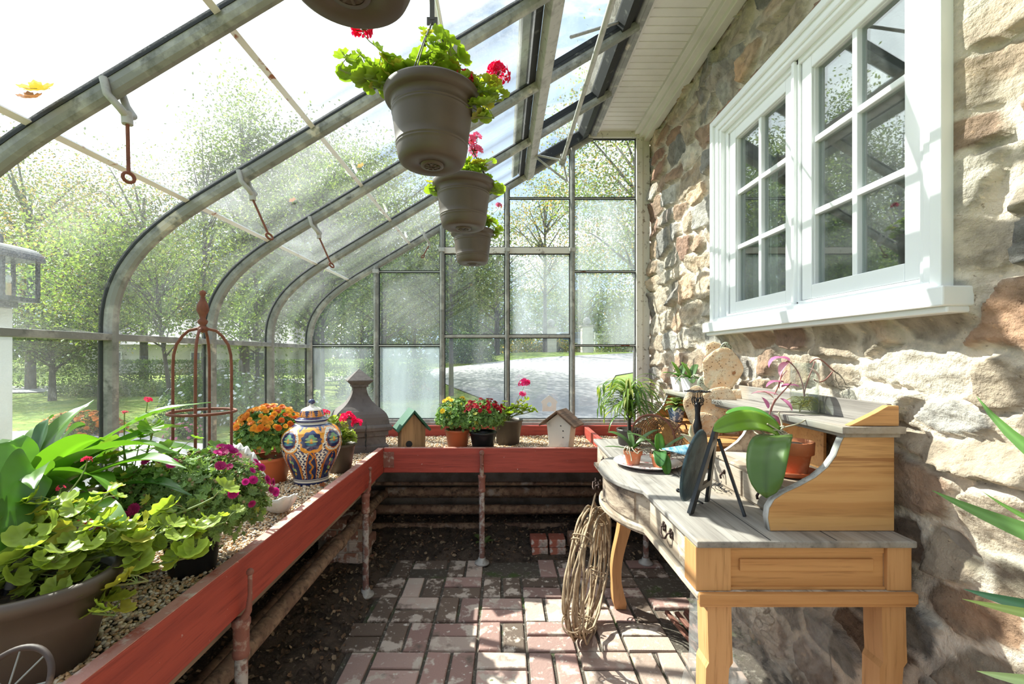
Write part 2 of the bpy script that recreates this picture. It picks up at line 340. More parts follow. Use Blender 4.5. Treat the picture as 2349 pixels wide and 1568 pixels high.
# ================================================================ floor of basket-weave brick
SOIL0 = -.03
mb = MB(); R = rng(5)
mb.box((-.66, -1.3, -.05), (1.14, 2.80, -.012), (1, 1, 1), 1)
sy, sx = .2155, .2135
missing = [(.85, 2.40), (.83, 2.06), (.95, 2.06)]
cols = np.array([(.36, .23, .20), (.31, .19, .165), (.40, .27, .235), (.25, .16, .14), (.44, .34, .29)])
bevV = []
for iy in range(-15, 4):
    for ix in range(-3, 5):
        x0 = -.108+ix*sx; y0 = 1.918+iy*sy
        vert = (ix+iy) % 2 == 0
        for h in (0, 1):
            g_ = .011+R.random()*.005
            if vert: a = (x0+h*sx/2+g_/2, y0+g_/2, x0+(h+1)*sx/2-g_/2, y0+sy-g_/2)
            else: a = (x0+g_/2, y0+h*sy/2+g_/2, x0+sx-g_/2, y0+(h+1)*sy/2-g_/2)
            cx, cy = (a[0]+a[2])/2, (a[1]+a[3])/2
            if cx < -.64-.02*R.random() or cx > 1.12: continue
            if iy == 3 and R.random() < .35: continue
            if any(abs(cx-mx_) < .07 and abs(cy-my_) < .06 for mx_, my_ in missing): continue
            c = cols[R.integers(0, 5)]*(.85+.3*R.random())
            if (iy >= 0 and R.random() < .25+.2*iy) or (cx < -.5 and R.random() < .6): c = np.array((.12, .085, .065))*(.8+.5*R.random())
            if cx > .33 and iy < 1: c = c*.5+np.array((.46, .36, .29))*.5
            zt = R.normal()*.0022; b = .006
            w, d = (a[2]-a[0])/2, (a[3]-a[1])/2
            rz = R.normal()*.012; cs, sn = math.cos(rz), math.sin(rz)
            ring = lambda e, z: [(cx+(u*(w-e))*cs-(v*(d-e))*sn, cy+(u*(w-e))*sn+(v*(d-e))*cs, z+R.normal()*.0008) for u, v in ((-1, -1), (1, -1), (1, 1), (-1, 1))]
            tx = R.normal()*.0015
            V = ring(0, -.04)+ring(0, zt-b)+ring(b*.35, zt-b*.3)+ring(b, zt)
            Fs = [(4*k+i, 4*k+(i+1) % 4, 4*k+4+(i+1) % 4, 4*k+4+i) for k in range(3) for i in range(4)]+[(12, 13, 14, 15)]
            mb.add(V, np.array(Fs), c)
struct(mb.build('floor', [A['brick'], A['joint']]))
# soil beds under the benches
xs = np.linspace(-1.44, 1.1, 150); ys = np.linspace(-1.3, 3.38, 260)
XX, YY = np.meshgrid(xs, ys, indexing='ij')
edge = np.maximum(smooth(-.6, -.78, XX), smooth(2.68, 2.88, YY))
ZZ = -.05+edge*(.05+.05*fbm(XX*4, YY*4, 3)+.03*fbm(XX*16, YY*16, 4))+.05*smooth(2.9, 3.3, YY)*1
mb = MB(); mb.grid(np.stack([XX, YY, ZZ], -1)); struct(mb.build('floor_soil', A['soil']))
R = rng(9); k = 5200
px_ = np.where(R.random(k) < .62, R.uniform(-1.4, -.62, k), R.uniform(-1.3, 1.05, k)); py_ = R.uniform(.4, 2.9, k)
far = R.random(k) < .36; py_[far] = R.uniform(2.66, 3.3, far.sum()); px_[far] = R.uniform(-1.2, 1.05, far.sum())
keep = (px_ < -.62+.05*R.normal(size=k)) | (py_ > 2.74+.05*R.normal(size=k)); px_ = px_[keep]; py_ = py_[keep]; k = len(px_)
e2 = np.maximum(smooth(-.6, -.78, px_), smooth(2.68, 2.88, py_))
pz = -.05+e2*(.05+.05*fbm(px_*4, py_*4, 3)+.03*fbm(px_*16, py_*16, 4))+.05*smooth(2.9, 3.3, py_)+.006
lv = np.array([(-.5, 0, 0), (-.15, .3, .1), (.3, .22, .04), (.5, 0, .12), (.2, -.28, .02), (-.2, -.25, .12), (0, 0, -.05)], float)
lf = np.array([(6, 1, 0), (6, 2, 1), (6, 3, 2), (6, 4, 3), (6, 5, 4), (6, 0, 5)])
T = rots(R, k, .5, np.array([0, 0, 1.]))*R.uniform(.01, .034, (k, 1, 1))
c = np.array([(.17, .10, .055), (.09, .055, .035), (.26, .19, .12), (.05, .035, .025)])[R.integers(0, 4, k)]*R.uniform(.7, 1.3, (k, 1))
mb = MB(); mb.inst(lv, lf, T, np.stack([px_, py_, pz], 1), c, sm=False)
o = mb.build('leaf_litter', A['litter']); tag(o, 'brown crumbled leaf litter on the soil beneath the benches', 'leaf litter', kind='stuff')
# ================================================================ stone house wall
WX = 1.118
y0, y1, z0, z1, st = -1.3, 3.46, -.12, 2.98, .0078
ny, nz = int((y1-y0)/st), int((z1-z0)/st)
gy = np.linspace(y0, y1, ny); gz = np.linspace(z0, z1, nz); GY, GZ = np.meshgrid(gy, gz, indexing='ij')
R = rng(42); seeds = []
z = z0-.1
while z < z1+.2:
    h = R.uniform(.085, .17); y = y0-.3+R.random()*.2
    while y < y1+.3:
        w = R.uniform(.13, .30)*(1.25 if R.random() < .2 else 1)
        seeds.append((y+w/2, z+h/2+R.normal()*.02, w*.5, h*.5*R.uniform(.85, 1.15))); y += w
    z += h
SE = np.array(seeds)
wy = GY+.035*(fbm(GY*7, GZ*7, 11)-.5)*2+.012*(fbm(GY*30, GZ*30, 12)-.5)*2
wz = GZ+.03*(fbm(GY*7, GZ*7, 21)-.5)*2+.010*(fbm(GY*30, GZ*30, 22)-.5)*2
f1 = np.full(GY.shape, 9.); f2 = np.full(GY.shape, 9.); idx = np.zeros(GY.shape, int)
for i, (sy_, sz_, w, h) in enumerate(SE):
    j0 = np.searchsorted(gy, sy_-3.2*w); j1 = np.searchsorted(gy, sy_+3.2*w); k0 = np.searchsorted(gz, sz_-4*h); k1 = np.searchsorted(gz, sz_+4*h)
    sl = (slice(j0, j1), slice(k0, k1))
    if j0 >= j1 or k0 >= k1: continue
    d = (np.abs((wy[sl]-sy_)/w)**2.6+np.abs((wz[sl]-sz_)/h)**2.6)**(1/2.6)
    a1 = f1[sl]; a2 = f2[sl]; ai = idx[sl]; m_ = d < a1
    a2[:] = np.where(m_, a1, np.minimum(a2, d)); a1[:] = np.where(m_, d, a1); ai[:] = np.where(m_, i, ai)
gap = f2-f1+.10*(fbm(GY*22, GZ*22, 31)-.5)
mort = 1-smooth(.20, .40, gap)
ns = len(SE); R2 = rng(77)
pal = np.array([(.50, .40, .30), (.60, .50, .39), (.40, .27, .19), (.45, .42, .38), (.55, .38, .26), (.30, .28, .26), (.62, .55, .46), (.36, .22, .16), (.52, .46, .38)])
pr = R2.choice(9, ns, p=[.17, .17, .10, .12, .13, .07, .12, .04, .08])
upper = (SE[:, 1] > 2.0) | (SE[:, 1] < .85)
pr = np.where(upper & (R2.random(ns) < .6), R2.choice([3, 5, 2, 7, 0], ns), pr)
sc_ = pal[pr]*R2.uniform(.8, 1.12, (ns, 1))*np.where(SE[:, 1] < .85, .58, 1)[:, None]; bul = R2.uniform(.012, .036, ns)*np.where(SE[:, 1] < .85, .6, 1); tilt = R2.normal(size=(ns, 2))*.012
rel = (GY-SE[idx, 0])/SE[idx, 2]*tilt[idx, 0]+(GZ-SE[idx, 1])/SE[idx, 3]*tilt[idx, 1]
face = (bul[idx]+rel)*(1-mort)**.7+.016*(fbm(GY*18, GZ*18, 51, 5)-.5)*(1-mort)+.010*(fbm(GY*6, GZ*6, 52)-.5)
ridge = np.abs(fbm(GY*9, GZ*22, 61)-.5)*.03*(1-mort)
DX = face-ridge
near_frame = (GY > 1.0) & (GY < 2.32) & (GZ > 1.33) & (GZ < 2.46)
fw = smooth(.06, .0, np.maximum(np.maximum(1.07-GY, GY-2.28), np.maximum(1.37-GZ, GZ-2.42)))
inner = (GY > 1.085) & (GY < 2.265) & (GZ > 1.40) & (GZ < 2.40)
DX = DX*(1-fw)+np.where(inner, -.005, .048)*fw
DX = np.where(GZ > 2.88, DX*smooth(2.98, 2.88, GZ), DX)
mcol = np.array((.72, .62, .51))*(.88+.2*fbm(GY*5, GZ*5, 71))[..., None]
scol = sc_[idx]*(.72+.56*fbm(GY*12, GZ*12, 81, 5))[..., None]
scol = scol*(1-.25*smooth(.55, .7, fbm(GY*30, GZ*30, 83, 3)))[..., None]
warm = np.array((1.15, .82, .60)); wm = smooth(.52, .68, fbm(GY*4, GZ*6, 85))[..., None]*.35
scol = scol*(1-wm)+scol*warm*wm
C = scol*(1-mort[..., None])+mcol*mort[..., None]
G = np.stack([WX-DX, GY, GZ], -1)
nV = ny*nz
i = np.arange(ny-1)[:, None]; j = np.arange(nz-1)[None]
Fq = np.stack(np.broadcast_arrays(i*nz+j, i*nz+j+1, (i+1)*nz+j+1, (i+1)*nz+j), -1)
hole = (GY[:-1, :-1] > 1.14) & (GY[:-1, :-1] < 2.20) & (GZ[:-1, :-1] > 1.44) & (GZ[:-1, :-1] < 2.33)
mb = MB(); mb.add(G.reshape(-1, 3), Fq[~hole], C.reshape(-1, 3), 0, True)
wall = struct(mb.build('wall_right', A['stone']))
# the masonry core, the room behind the window and the house roof
mb = MB()
for a, b in (((1.13, -1.3, -.2), (1.4, 1.13, 3.3)), ((1.13, 2.21, -.2), (1.4, 3.46, 3.3)), ((1.13, 1.13, -.2), (1.4, 2.21, 1.43)), ((1.13, 1.13, 2.34), (1.4, 2.21, 3.3))): mb.box(a, b)
struct(mb.build('wall_core', A['concrete']))
A['roomdark'] = mat('room_plaster', (.30, .30, .29), rough=.9)
A['curtain'] = mat('curtain', (.55, .56, .52), rough=.9, transl=.3)
mb = MB(); mb.add([(3.2, -1, 0), (3.2, 4, 0), (3.2, 4, 2.8), (3.2, -1, 2.8), (1.42, -1, 0), (1.42, 4, 0), (1.42, 4, 2.8), (1.42, -1, 2.8)], np.array([(0, 1, 2, 3), (0, 4, 5, 1), (2, 6, 7, 3), (0, 3, 7, 4), (1, 5, 6, 2)]))
struct(mb.build('room_inside', A['roomdark']))
mb = MB()
mb.prism([(.60, 3.02), (3.4, 4.9), (3.4, 5.0), (.56, 3.09)], -6, 3.52, 'y'); struct(mb.build('roof_house', A['concrete']))
# ================================================================ eave over the wall
mb = MB(); mb.box((.70, -1.3, 2.925), (1.12, 3.44, 2.95))
yy = -1.3
while yy < 3.40:
    mb.box((.70, yy, 2.918), (1.10, yy+.055, 2.926)); yy += .058
mb.box((.70, -1.3, 2.908), (.725, 3.44, 2.926))
for a, b, h in ((.985, 1.10, 2.895), (1.02, 1.10, 2.870), (1.055, 1.10, 2.845)): mb.box((a, -1.3, h), (b, 3.40, 2.93))
mb.box((.70, 3.38, 2.895), (1.10, 3.44, 2.93))
struct(mb.build('trim_1', A['soffit'], bevel=.004))
mb = MB(); mb.box((.675, -1.3, 2.88), (.70, 3.44, 3.04)); mb.tube([(.672, -1.3, 2.90), (.672, 3.42, 2.90)], .019, 10)
struct(mb.build('trim_2', A['galv']))
mb = MB(); mb.box((.615, -1.3, 2.895), (.655, 3.40, 2.93)); mb.box((.645, -1.3, 2.93), (.68, 3.4, 2.99)); struct(mb.build('trim_3', A['gasket']))
# thin white runs of old caulk hanging down the stones
# ================================================================ window of the house
win = bpy.data.objects.new('window_1', None); COL.objects.link(win); struct(win)
mb = MB()
# casing: stepped profile round the opening, outer y 1.075..2.275, z 1.40..2.41
def frame(mb, ya, yb, za, zb, w, xa, xb):
    mb.box((xa, ya, za), (xb, ya+w, zb)); mb.box((xa, yb-w, za), (xb, yb, zb)); mb.box((xa, ya+w, zb-w), (xb, yb-w, zb)); mb.box((xa, ya+w, za), (xb, yb-w, za+w))
frame(mb, 1.075, 2.275, 1.40, 2.41, .030, 1.040, 1.13)
frame(mb, 1.100, 2.250, 1.40, 2.385, .035, 1.052, 1.13)
frame(mb, 1.130, 2.220, 1.41, 2.355, .022, 1.060, 1.13)
frame(mb, 1.145, 2.205, 1.42, 2.34, .028, 1.082, 1.14)
mb.box((1.082, 1.655, 1.42), (1.14, 1.69, 2.34)); mb.box((1.070, 1.664, 1.43), (1.1, 1.681, 2.33))
mb.build('casing', A['vinyl'], win, bevel=.003)
mb = MB(); mb.box((1.015, 1.045, 1.365), (1.13, 2.30, 1.412)); mb.box((1.03, 1.05, 1.35), (1.13, 2.29, 1.366))
mb.build('sill', A['vinyl'], win, bevel=.004)
for ya, yb in ((1.173, 1.655), (1.69, 2.177)):
    mb = MB(); frame(mb, ya+.006, yb-.006, 1.45, 2.315, .05, 1.090, 1.135)
    frame(mb, ya+.05, yb-.05, 1.494, 2.271, .008, 1.100, 1.135)
    sash = mb.build('sash', A['vinyl'], win, bevel=.003)
    ga, gb, gc, gd = ya+.056, yb-.056, 1.50, 2.265
    mb = MB(); ym = (ga+gb)/2; mb.box((1.098, ym-.010, gc), (1.1285, ym+.010, gd))
    for t in (1/3, 2/3):
        zz = gc+(gd-gc)*t; mb.box((1.100, ga, zz-.010), (1.128, gb, zz+.010))
    mb.build('muntin', A['vinyl'], sash, bevel=.003)
    mb = MB(); mb.box((1.115, ga-.01, gc-.01), (1.120, gb+.01, gd+.01)); mb.build('glass_pane', A['glass_win'], sash)
mb = MB()
t = np.linspace(0, 1, 90)
for ya, yb in ((1.15, 1.30), (2.02, 2.2)):
    P = np.stack([np.stack([1.22+.012*np.sin(t*40), ya+(yb-ya)*t, np.full(90, zz)], -1) for zz in np.linspace(1.42, 2.35, 6)])
    mb.grid(P)
mb.build('curtain', A['curtain'], win)
# ================================================================ GREENHOUSE FRAME
def bez(p, n):
    t = np.linspace(0, 1, n)[:, None]; p = [np.array(q, float) for q in p]
    return (1-t)**3*p[0]+3*(1-t)**2*t*p[1]+3*(1-t)*t*t*p[2]+t**3*p[3]
GX = -1.455
XR = .665
curve = bez([(GX, 1.36), (GX, 1.60), (-1.27, 1.735), (-1.05, 1.866)], 15)
prof = np.concatenate([[(GX, .74)], curve, [(-.5, 2.196), (XR, 2.496+.6*XR)]])
def sweep_rib(mb, P2, y, sec, col=(1, 1, 1)):
    """P2 (n,2) path in x,z; sec: list of (dy, dn) with dn along the inward normal"""
    T = np.gradient(P2, axis=0); T /= np.linalg.norm(T, axis=1)[:, None]; Nn = np.stack([T[:, 1], -T[:, 0]], 1)
    G = np.array([[(p[0]+n[0]*dn, y+dy, p[1]+n[1]*dn) for dy, dn in sec] for p, n in zip(P2, Nn)])
    n, m = G.shape[:2]; i = np.arange(n-1)[:, None]; j = np.arange(m)[None]; j2 = (j+1) % m
    Fs = np.stack(np.broadcast_arrays(i*m+j, i*m+j2, (i+1)*m+j2, (i+1)*m+j), -1).reshape(-1, 4)
    mb.add(G.reshape(-1, 3), Fs, col); mb.add(G[0], [tuple(range(m))]); mb.add(G[-1], [tuple(range(m))[::-1]])
def resample(P, step=.05):
    out = [P[0]]
    for a, b in zip(P[:-1], P[1:]):
        k = max(1, int(np.linalg.norm(b-a)/step))
        out += [a+(b-a)*(i+1)/k for i in range(k)]
    return np.array(out)
prof = resample(prof)
RIBY = [-1.16, -.59, -.02, .55, 1.12, 1.675, 2.25, 2.825, 3.40]
roofg = bpy.data.objects.new('ceiling', None); COL.objects.link(roofg); struct(roofg)
oct_ = [(.018, -.004), (.018, .012), (.014, .026), (.006, .034), (-.006, .034), (-.014, .026), (-.018, .012), (-.018, -.004)]
for y in RIBY:
    mb = MB(); sweep_rib(mb, prof, y, oct_); mb.build('rib', A['galv'], roofg)
    mb = MB(); sweep_rib(mb, prof, y, [(.020, -.018), (.020, -.004), (-.020, -.004), (-.020, -.018)])
    mb.build('glazing_putty', A['gasket'], roofg)
# curved glass between the ribs
wl = bpy.data.objects.new('wall_left', None); COL.objects.link(wl); struct(wl)
i_w = [k for k, p in enumerate(prof) if p[1] <= 1.33]
wallp = np.array([(GX-.008, .74), (GX-.008, 1.32)])
T_ = np.gradient(prof, axis=0); T_ /= np.linalg.norm(T_, axis=1)[:, None]; NO = np.stack([T_[:, 1], -T_[:, 0]], 1)
gp = prof-NO*.010
XV = .19
upper = gp[(prof[:, 1] > 1.30)]
mid = [(-1.15), (-.693), (-.222), XV]
for a, b in zip(RIBY[:-1], RIBY[1:]):
    mb = MB(); mb.grid(np.array([[(GX-.010, y, z) for z in (.745, 1.325)] for y in (a+.002, b-.002)])); mb.build('glass_pane', A['glass_low'], wl, solid=.003)
    segs = [upper[upper[:, 0] <= -1.13], upper[(upper[:, 0] >= -1.18) & (upper[:, 0] <= -.66)], upper[(upper[:, 0] >= -.71) & (upper[:, 0] <= -.19)], upper[(upper[:, 0] >= -.25) & (upper[:, 0] <= XV+.03)]]
    for s_ in segs:
        mb = MB(); mb.grid(np.array([[(p[0], y, p[1]) for p in s_] for y in (a+.002, b-.002)])); mb.build('glass_pane', A['glass_curve' if s_[0][0] < -1.2 else 'glass_roof'], roofg, solid=.003)
# shiny rusty lap bars lying on the ribs
for xb in (-1.15, -.693, -.222):
    zb = 2.496+.6*xb+.005; 
    if xb < -1.1: zb = 1.815
    mb = MB(); d = np.array((.857, .514))*.009; n = np.array((-.514, .857))*.003
    c4 = [(xb-d[0]-n[0], zb-d[1]-n[1]), (xb+d[0]-n[0], zb+d[1]-n[1]), (xb+d[0]+n[0], zb+d[1]+n[1]), (xb-d[0]+n[0], zb-d[1]+n[1])]
    mb.prism(c4, -1.16, 3.40, 'y'); mb.build('lap_bar', A['lapbar'], roofg)
# hanging rail below the third lap bar carries the baskets
mb = MB(); mb.tube([(-.20, -1.16, 2.335), (-.20, 3.38, 2.335)], .006, 8); mb.build('hanging_rail', A['lapbar'], roofg)
# purlin beam where the vent begins
def slab_on_roof(mb, xa, xb, y0, y1, n0, n1, flat=.0):
    c, s_ = .857, .514
    q = [(xa, n0), (xb, n0), (xb, n1), (xa, n1)]
    mb.prism([(x-s_*n, 2.496+.6*x+c*n) for x, n in q], y0, y1, 'y')
mb = MB(); slab_on_roof(mb, .165, .215, -1.2, 3.40, -.045, .006); mb.build('vent_beam', A['galv_pale'], roofg, bevel=.003)
mb = MB(); slab_on_roof(mb, .135, .165, -1.2, 3.38, .006, .05); mb.build('glazing_putty', A['gasket'], roofg)
mb = MB(); slab_on_roof(mb, .085, .125, -1.2, 3.36, .02, .035); mb.build('vent_edge', A['galv_pale'], roofg)
# vent sash, slightly lifted
vent = bpy.data.objects.new('window_2', None); COL.objects.link(vent); struct(vent)
mb = MB(); slab_on_roof(mb, .585, .625, -1.2, 3.36, -.01, .06); slab_on_roof(mb, .13, .17, -1.2, 3.36, .05, .07); slab_on_roof(mb, .17, .62, 3.325, 3.36, -.01, .06); mb.build('vent_frame', A['gasket'], vent)
for y in (-.59, .55, 1.12, 1.68, 2.25, 2.83):
    mb = MB(); slab_on_roof(mb, .16, .60, y-.009, y+.009, .025, .05); mb.build('vent_bar', A['gasket'], vent)
mb = MB(); slab_on_roof(mb, .16, .60, -1.2, 3.34, .050, .053); mb.build('glass_pane', A['glass_end'], vent)
# vent shaft with its arms
t = thing('vent_shaft', (.40, 3.0, 2.54), 'grey metal vent operating pipe with forked arms under the roof vent', 'vent operating shaft')
mb = MB(); mb.tube([(0, .06, 0), (0, -4.1, 0)], .0125, 10); mb.build('pipe', A['galv_pale'], t)
mb = MB(); mb.tube([(0, .03, 0), (0, -.03, 0)], .024, 10); mb.tube([(0, .02, -.03), (0, .02, .05)], .012, 8); mb.build('bearing', A['galv'], t)
for P in ([(0, .0, 0), (-.20, .02, .05)], [(0, .0, 0), (.03, .0, -.14)], [(-.20, .02, .05), (.03, .0, -.14)]):
    mb = MB(); mb.tube(np.array(P), .007, 6); mb.build('arm', A['galv_pale'], t)
for yy in (-.72, -1.9):
    for P in ([(-.10, yy-.3, .10), (.235, yy, .40)], [(.235, yy, .40), (.20, yy-.05, .50)]):
        mb = MB(); mb.tube(np.array(P), .0075, 6); mb.build('arm', A['galv_pale'], t)
    mb = MB(); mb.ball((.235, yy, .40), .016, 10); mb.build('bolt', A['galv'], t)
# clamps with eye rods under four ribs, each a thing of its own
def clamp(x, y, ang, L, label):
    z = 2.496+.6*x-.042
    t = thing('hanging_rod', (x, y, z), label, 'hook rod', group='eye rods clamped under the curved ribs')
    mb = MB(); mb.tube([(-.016, .024, .035), (-.004, .028, -.005), (.02, .02, -.035), (.022, 0, -.048), (.02, -.02, -.035), (-.004, -.028, -.005), (-.016, -.024, .035)], .009, 8)
    mb.tube([(.020, 0, -.035), (.022, 0, -.065)], .012, 8); mb.build('clamp', A['galv_pale'], t)
    d = np.array((math.sin(ang), 0, -math.cos(ang))); o_ = np.array((.022, 0, -.06))
    mb = MB(); mb.tube([o_, o_+d*L], .0042, 8); a = np.linspace(0, 2*PI, 17)[:-1]; c_ = o_+d*(L+.011)
    mb.tube(np.array([c_+.012*(math.cos(q)*d+math.sin(q)*np.array((.5, .866, 0))) for q in a]), .0042, 6, closed=True); mb.build('rod', A['rustred'], t)
def at_rib(px, y): return (px-VX)*y/F
clamp(at_rib(272, 1.12), 1.12, .02, .125, 'rusty eye rod hanging straight down from the nearest curved rib')
clamp(at_rib(566, 1.675), 1.675, .42, .14, 'rusty rod tilted off the second rib left of the hanging baskets')
clamp(at_rib(722, 2.25), 2.25, .42, .14, 'rusty rod tilted off the third rib')
clamp(at_rib(995, 3.38)-.05, 3.33, -.5, .08, 'short metal rod beside the end wall behind the smallest hanging basket')
# left wall: sill, mid rail
mb = MB(); mb.box((GX-.02, -1.2, 1.305), (GX+.026, 3.40, 1.330)); mb.build('mid_rail', A['galv'], wl, bevel=.002)
mb = MB(); mb.box((GX-.06, -1.2, .70), (GX+.03, 3.42, .745)); mb.build('sill', A['galv_pale'], wl, bevel=.003)
mb = MB(); mb.box((GX-.10, -1.2, -.2), (GX-.001, 3.5, .70)); mb.build('base_wall', A['concrete'], wl)
# far (end) wall
wf = bpy.data.objects.new('wall_far', None); COL.objects.link(wf); struct(wf)
EY = 3.40
mb = MB(); mb.box((GX-.1, EY-.02, -.2), (1.10, EY+.10, .70)); mb.build('base_wall', A['concrete'], wf)
mb = MB(); mb.box((GX-.02, EY-.035, .70), (1.08, EY+.06, .755)); mb.box((GX, EY-.02, .755), (1.06, EY+.03, .775)); mb.build('sill', A['galv_pale'], wf, bevel=.003)
def roofz(x): return float(np.interp(x, prof[:, 0], prof[:, 1])) if x < XR else 2.90
mx_x = [-.94, -.448, .036, .523]
for x in mx_x:
    mb = MB(); mb.box((x-.016, EY-.032, .77), (x+.016, EY+.02, roofz(x)-.01)); mb.tube([(x, EY-.032, .77), (x, EY-.032, roofz(x)-.02)], .013, 8)
    mb.build('mullion', A['galv'], wf)
    mb = MB(); mb.box((x-.022, EY-.045, 2.02 if x > -.5 else 1.86), (x+.022, EY-.015, 2.05 if x > -.5 else 1.89)); mb.build('clamp', A['galv_pale'], wf, bevel=.004)
mb = MB(); mb.box((1.0, EY-.03, .77), (1.045, EY+.03, 2.90)); mb.build('end_post', A['cream_chip'], wf, bevel=.002)
mb = MB(); mb.box((1.045, EY-.02, .70), (1.10, EY+.02, 2.9)); mb.build('mortar_joint', A['stone'] if 0 else A['cream_chip'], wf)
mb = MB(); mb.box((XR-.02, EY-.025, 2.875), (1.06, EY+.02, 2.92)); mb.build('head_rail', A['cream_chip'], wf)
def rail(x0, x1, z, h, m, d=.016, name='rail'):
    mb = MB(); mb.box((x0, EY-d, z-h/2), (x1, EY+d, z+h/2)); mb.build(name, m, wf, bevel=.002)
rail(-.432, .507, 2.035, .045, A['cream_chip']); rail(-.432, .507, 1.394, .020, A['galv_pale'])
for x0, x1, z in ((-.924, -.464, 1.878), (.539, 1.0, 1.878), (.052, .507, 2.427), (.539, 1.0, 2.427), (-1.43, -.956, 1.325), (-.924, -.464, 1.325), (.539, 1.0, 1.325)):
    rail(x0, x1, z, .007, A['lapbar'], .004, 'lap_line')
# black putty round every pane
cells = []
def pane(x0, x1, z0, z1, m, cut=False):
    if cut:
        xs = np.linspace(x0, x1, 14); tops = [min(roofz(x)-.03, z1) for x in xs]
        poly = [(x0, z0), (x1, z0)]+[(x, t) for x, t in zip(xs[::-1], tops[::-1])]
    else: poly = [(x0, z0), (x1, z0), (x1, z1), (x0, z1)]
    mb = MB(); mb.prism(poly, EY, EY+.003, 'y'); mb.build('glass_pane', m, wf)
    w = .006; mb = MB(); n = len(poly); c0 = np.mean(np.array(poly), 0)
    for i in range(n):
        a = np.array(poly[i]); b = np.array(poly[(i+1) % n]); 
        if np.linalg.norm(b-a) < 1e-3: continue
        d = (b-a)/np.linalg.norm(b-a); nn = np.array((-d[1], d[0]))
        if np.dot(nn, c0-(a+b)/2) < 0: nn = -nn
        mb.prism([tuple(a), tuple(b), tuple(b+nn*w), tuple(a+nn*w)], EY-.006, EY+.008, 'y')
    mb.build('putty', A['gasket'], wf)
E, FR = A['glass_end'], A['glass_frost']
A['glass_half'] = glass('lightly_hazed_glass', dust=.02, patch=.30, plo=.3, phi=.75, dscale=160, streak=(2, 1, .5), dcol=(.85, .93, .97))
pane(GX+.03, -.956, .775, 1.32, A['glass_half']); pane(GX+.03, -.956, 1.33, 2.4, E, True)
pane(-.924, -.464, .775, 1.32, FR); pane(-.924, -.464, 1.33, 1.875, A['glass_roof']); pane(-.924, -.464, 1.881, 2.6, E, True)
for x0, x1 in ((-.432, .02), (.052, .507)):
    pane(x0, x1, .775, 1.384, E); pane(x0, x1, 1.404, 2.012, E if x0 < 0 else A['glass_half'])
pane(-.432, .02, 2.058, 2.9, E, True); pane(.052, .507, 2.058, 2.424, E); pane(.052, .507, 2.43, 2.95, E, True)
pane(.539, 1.0, .775, 1.322, E); pane(.539, 1.0, 1.328, 1.875, A['glass_half']); pane(.539, 1.0, 1.881, 2.424, A['glass_half']); pane(.539, .999, 2.43, 2.87, E, True)
# ================================================================ POTTING BENCH
bn = thing('potting_bench', (-.7, 2.7, 0), 'L-shaped bench with brick-red boards on pipe legs along the glass walls', 'greenhouse bench')
def bl(mb, name, m, par=bn, **k):
    o = mb.build(name, m, par, **k); o.location = -Vector(par.location) if par is bn else (0, 0, 0); return o
BX, BY = -.715, 2.737
mb = MB(); mb.box((BX-.036, -1.2, .545), (BX, BY, .692)); lab(bl(mb, 'front_board', A['red'], bevel=.003), 'long brick-red board running towards the camera')
mb = MB(); mb.box((BX-.0, BY, .543), (1.04, BY+.036, .690)); lab(bl(mb, 'front_board', A['redx'], bevel=.003), 'brick-red board facing the camera')
mb = MB(); mb.box((GX+.035, EY-.075, .60), (1.04, EY-.040, .735)); bl(mb, 'back_board', A['redx'], bevel=.003)
mb = MB(); mb.box((GX+.034, -1.2, .60), (GX+.062, EY-.08, .735)); bl(mb, 'back_board', A['red'], bevel=.003)
mb = MB(); mb.box((.60, BY+.04, .58), (.63, EY-.08, .73)); bl(mb, 'divider_board', A['red'], bevel=.003)
A['oldwood'] = wood('old_wood', (.30, .22, .15), (.16, .11, .07), 'y', 10)
mb = MB(); mb.box((GX+.03, -1.2, .56), (BX-.036, BY+.04, .60)); mb.box((GX+.03, BY+.036, .56), (1.04, EY-.04, .60)); bl(mb, 'bed_slab', A['concrete'])
mb = MB(); mb.box((BX-.075, -1.2, .49), (BX-.045, BY-.02, .545)); bl(mb, 'bearer', A['oldwood'])
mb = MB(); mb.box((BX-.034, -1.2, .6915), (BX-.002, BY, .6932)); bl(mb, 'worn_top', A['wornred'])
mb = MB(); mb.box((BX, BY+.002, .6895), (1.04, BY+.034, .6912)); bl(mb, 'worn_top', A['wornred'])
# corner plate
mb = MB(); mb.box((BX, BY-.004, .575), (BX+.062, BY, .668)); mb.box((BX, BY-.012, .575), (BX+.005, BY, .668))
for a, b in ((.05, .59), (.05, .655), (.02, .655)): mb.ball((BX+a, BY-.006, b), .005, 8)
bl(mb, 'corner_plate', A['bracket'], bevel=.001)
def leg(x, y, side):
    """pipe leg with cap, foot and the strap that holds the board; side 'x' or 'y' tells which board"""
    mb = MB(); mb.tube([(x, y, .012), (x, y, .50)], .0165, 12)
    L_ = bl(mb, 'leg', A['legpaint'])
    pass
    mb = MB(); mb.lathe([(.001, .0), (.045, .0), (.043, .010), (.026, .018), (.022, .035), (.0165, .036)], 14, o=(x, y, .0)); mb.build('foot_flange', A['galv_pale'], L_)
    mb = MB(); mb.lathe([(.018, .43), (.0215, .432), (.0225, .445), (.020, .452), (.0205, .51), (.0235, .516), (.0235, .530), (.001, .535)], 12, o=(x, y, 0))
    if side == 'x':
        mb.tube([(x, y, .52), (x+.02, y, .555), (x+.024, y, .60), (x+.024, y, .655)], [.012, .009, .006, .006], 8); mb.ball((x+.024, y, .66), .010, 10)
    else:
        mb.tube([(x, y, .52), (x, y-.018, .555), (x, y-.02, .60), (x, y-.02, .665)], [.014, .013, .011, .012], 8); mb.ball((x, y-.022, .67), .016, 10); mb.ball((x+.006, y-.03, .60), .008, 8)
    mb.build('strap', A['bracket'], L_)
